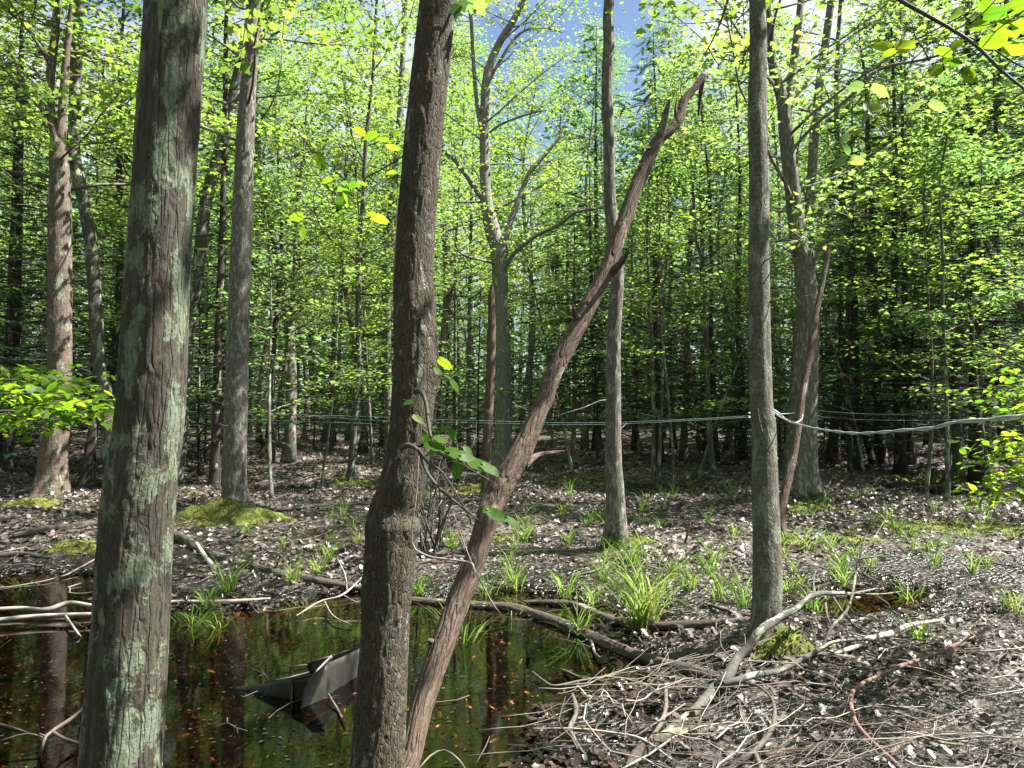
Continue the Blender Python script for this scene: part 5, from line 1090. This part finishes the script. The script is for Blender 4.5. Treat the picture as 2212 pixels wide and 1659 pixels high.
for q in range(3):
    w_, l_ = hemlock(rgl, 9 + q * 2.2, .9, 2.1 + .3 * q, 105 + 15 * q, .27, 1.0, r=.10 + .02 * q); lib('hem%d' % q, 'hemlock_tree', w_, l_, 'dark', 'hemlock')
for q in range(3):
    w_, l_ = hemlock(rgl, 3.2 + q * .9, .25, 1.5 + .15 * q, 60 + 8 * q, .24, 1.0, r=.03); lib('young%d' % q, 'young_hemlock', w_, l_, 'dark', 'younghem')
def children(o): return [c for c in bpy.data.objects if c.parent == o]
KIDS = {k: [c for c in COL.objects if c.parent == v[0]] for k, v in LIB.items()}
def plant(key, x, y, label, cat, group, s=1.0, rz=0.0):
    root, used = LIB[key]
    if not used: r_ = root; LIB[key][1] = True
    else:
        r_ = root.copy(); COL.objects.link(r_)
        for c in KIDS[key]:
            d = c.copy(); COL.objects.link(d); d.parent = r_
    r_.location = (x, y, float(gh(x, y)[0])); r_.rotation_euler = (0, 0, rz); r_.scale = (s, s, s)
    tag(r_, label, cat, group)
MARKS = [(0, 'at the far left edge'), (130, 'behind the broad rosy trunk'), (330, 'hidden in part by the lichened trunk'), (510, 'beyond the furrowed sunlit trunk'), (700, 'between the furrowed trunk and the centre trunk'), (890, 'behind the centre trunk'), (1070, 'around the tall pale forking tree'), (1200, 'behind the leaning snag'), (1330, 'behind the straight grey trunk'), (1490, 'left of the tubing-wrapped trunk'), (1650, 'behind the tubing-wrapped trunk'), (1745, 'around the big ridged forking trunk'), (1900, 'around the dark rooty trunk'), (2070, 'around the mottled trunk on the right'), (2212, 'at the far right edge')]
def where(x, y):
    px = W0 / 2 + FPX * x / y; return min(MARKS, key=lambda m_: abs(m_[0] - px))[1]
KIND = {'sap': ('slender leafy maple sapling', 'sapling'), 'broad': ('leafy broadleaf tree', 'tree'), 'hem': ('dark feathery hemlock', 'tree'), 'young': ('low bushy young hemlock', 'sapling')}
def setout(kind, nv, spots, smin, smax, band):
    for k, (px, d) in enumerate(spots):
        x = (px - W0 / 2) / FPX * d
        wl = where(x, d); lb, cat = KIND[kind]; lab = '%s %s %s' % (lb, band, wl)
        plant('%s%d' % (kind, k % nv), x, d, lab, cat, '%ss %s %s' % (lb, band, wl), rgl.uniform(smin, smax), rgl.random() * 6.3)
setout('sap', 4, [(610,12),(690,14),(880,16),(1440,14),(1510,15),(1990,12),(2130,13),(2290,10),(1850,16),(300,15),(430,16),(800,17),(1250,17),(2040,17)], .8, 1.15, 'in the middle distance')
setout('hem', 3, [(20,16),(-60,13),(250,17),(200,20),(110,24),(1290,25),(1370,23),(1450,25),(1600,21),(1660,25),(1820,22),(1960,19),(2060,22),(2160,18),(2260,15),(2240,22),(480,21),(-100,20),(320,25),(900,28),(830,27),(1330,30),(1420,18.5),(1520,27),(1640,29),(1760,26),(1880,28),(2000,27),(2110,24),(2200,28),(2300,24),(1940,17),(2110,15),(1850,17.5),(120,19),(-20,27),(400,28)], .75, 1.15, 'in the middle distance')
setout('broad', 4, [(380,17),(640,19),(780,22),(930,24),(1120,29),(1270,24),(1580,26),(1800,20),(1930,25),(2120,23),(2280,19),(560,28),(60,27),(260,30),(-80,25),(1320,28),(700,31),(1000,31),(1500,31),(1700,30),(2020,31)], .8, 1.15, 'farther back')
setout('young', 3, [(590 + 62 * k + rgl.uniform(-25, 25), rgl.uniform(17.5, 30)) for k in range(27)] + [(30,17),(240,19),(430,15),(330,22),(150,25),(445,18),(505,20)], .7, 1.2, 'near the ground')
sp2 = [(-120 + 2450 * (k + rgl.random()) / 34, rgl.uniform(31, 42)) for k in range(34)]
setout('broad', 4, sp2[::2], .9, 1.3, 'in the deep background'); setout('hem', 3, sp2[1::2], .9, 1.3, 'in the deep background')
# the wood beyond and the added unseen trees, one mass
def far_and_unseen_wood():
    m = MB(); tr = MB(); r_ = np.random.default_rng(8)
    P, S = [], []
    for k in range(170):
        a = r_.uniform(-.85, .85); d = r_.uniform(44, 85); x, y = d * math.sin(a), d * math.cos(a); z = float(gh(x, y)[0]); H = r_.uniform(15, 24); rc = r_.uniform(2.5, 4.5)
        tube(tr, np.array([[x, y, z - .3], [x + r_.normal(0, .3), y, z + H * .5], [x + r_.normal(0, .6), y, z + H * .95]]), np.array([.2, .14, .03]), 6, rnd=.3)
        n = 1500; t = r_.random(n) ** 1.25; zz = z + .2 + (H - .2) * t; rad = rc * np.sqrt(np.clip(1.05 - t, 0, 1)) * np.sqrt(r_.random(n)); a2 = r_.random(n) * 6.3
        P.append(np.stack([x + np.cos(a2) * rad, y + np.sin(a2) * rad, zz], 1))
    P = np.concatenate(P); n = len(P); scatter(m, T_kite(), P, r_.uniform(.25, .5, n), r_.random(n) * 6.3, .5, r_)
    # unseen trees added behind and beside the viewer to cut sky fill
    P2 = []
    for k in range(80):
        x, y = r_.uniform(-34, 26), r_.uniform(-30, -5)
        if k > 56: x, y = r_.uniform(-34, -16), r_.uniform(-6, 14)
        z = float(gh(x, y)[0]); H = r_.uniform(12, 19); rc = r_.uniform(2.5, 4)
        tube(tr, np.array([[x, y, z - .3], [x + r_.normal(0, .3), y, z + H * .5], [x + r_.normal(0, .6), y, z + H * .95]]), np.array([.18, .12, .03]), 6, rnd=.3)
        n = 2600; t = r_.random(n); zz = z + 1 + (H - 1) * t; rad = rc * np.sqrt(np.clip(1.05 - t * .8, 0, 1)) * np.sqrt(r_.random(n)); a2 = r_.random(n) * 6.3
        P2.append(np.stack([x + np.cos(a2) * rad, y + np.sin(a2) * rad, zz], 1))
    P2 = np.concatenate(P2); n = len(P2); scatter(m, T_kite(), P2, r_.uniform(.18, .32, n), r_.random(n) * 6.3, .6, r_)
    o = tag(m.build('distant_and_unseen_woods', M['maple2'], smooth=False), 'haze-tinted distant foliage beyond the last single trunks, plus unseen shading trees added behind the viewer', 'woods', kind='stuff')
    tr.build('trunks', M['dark'], o)['kind'] = 'stuff'
far_and_unseen_wood()
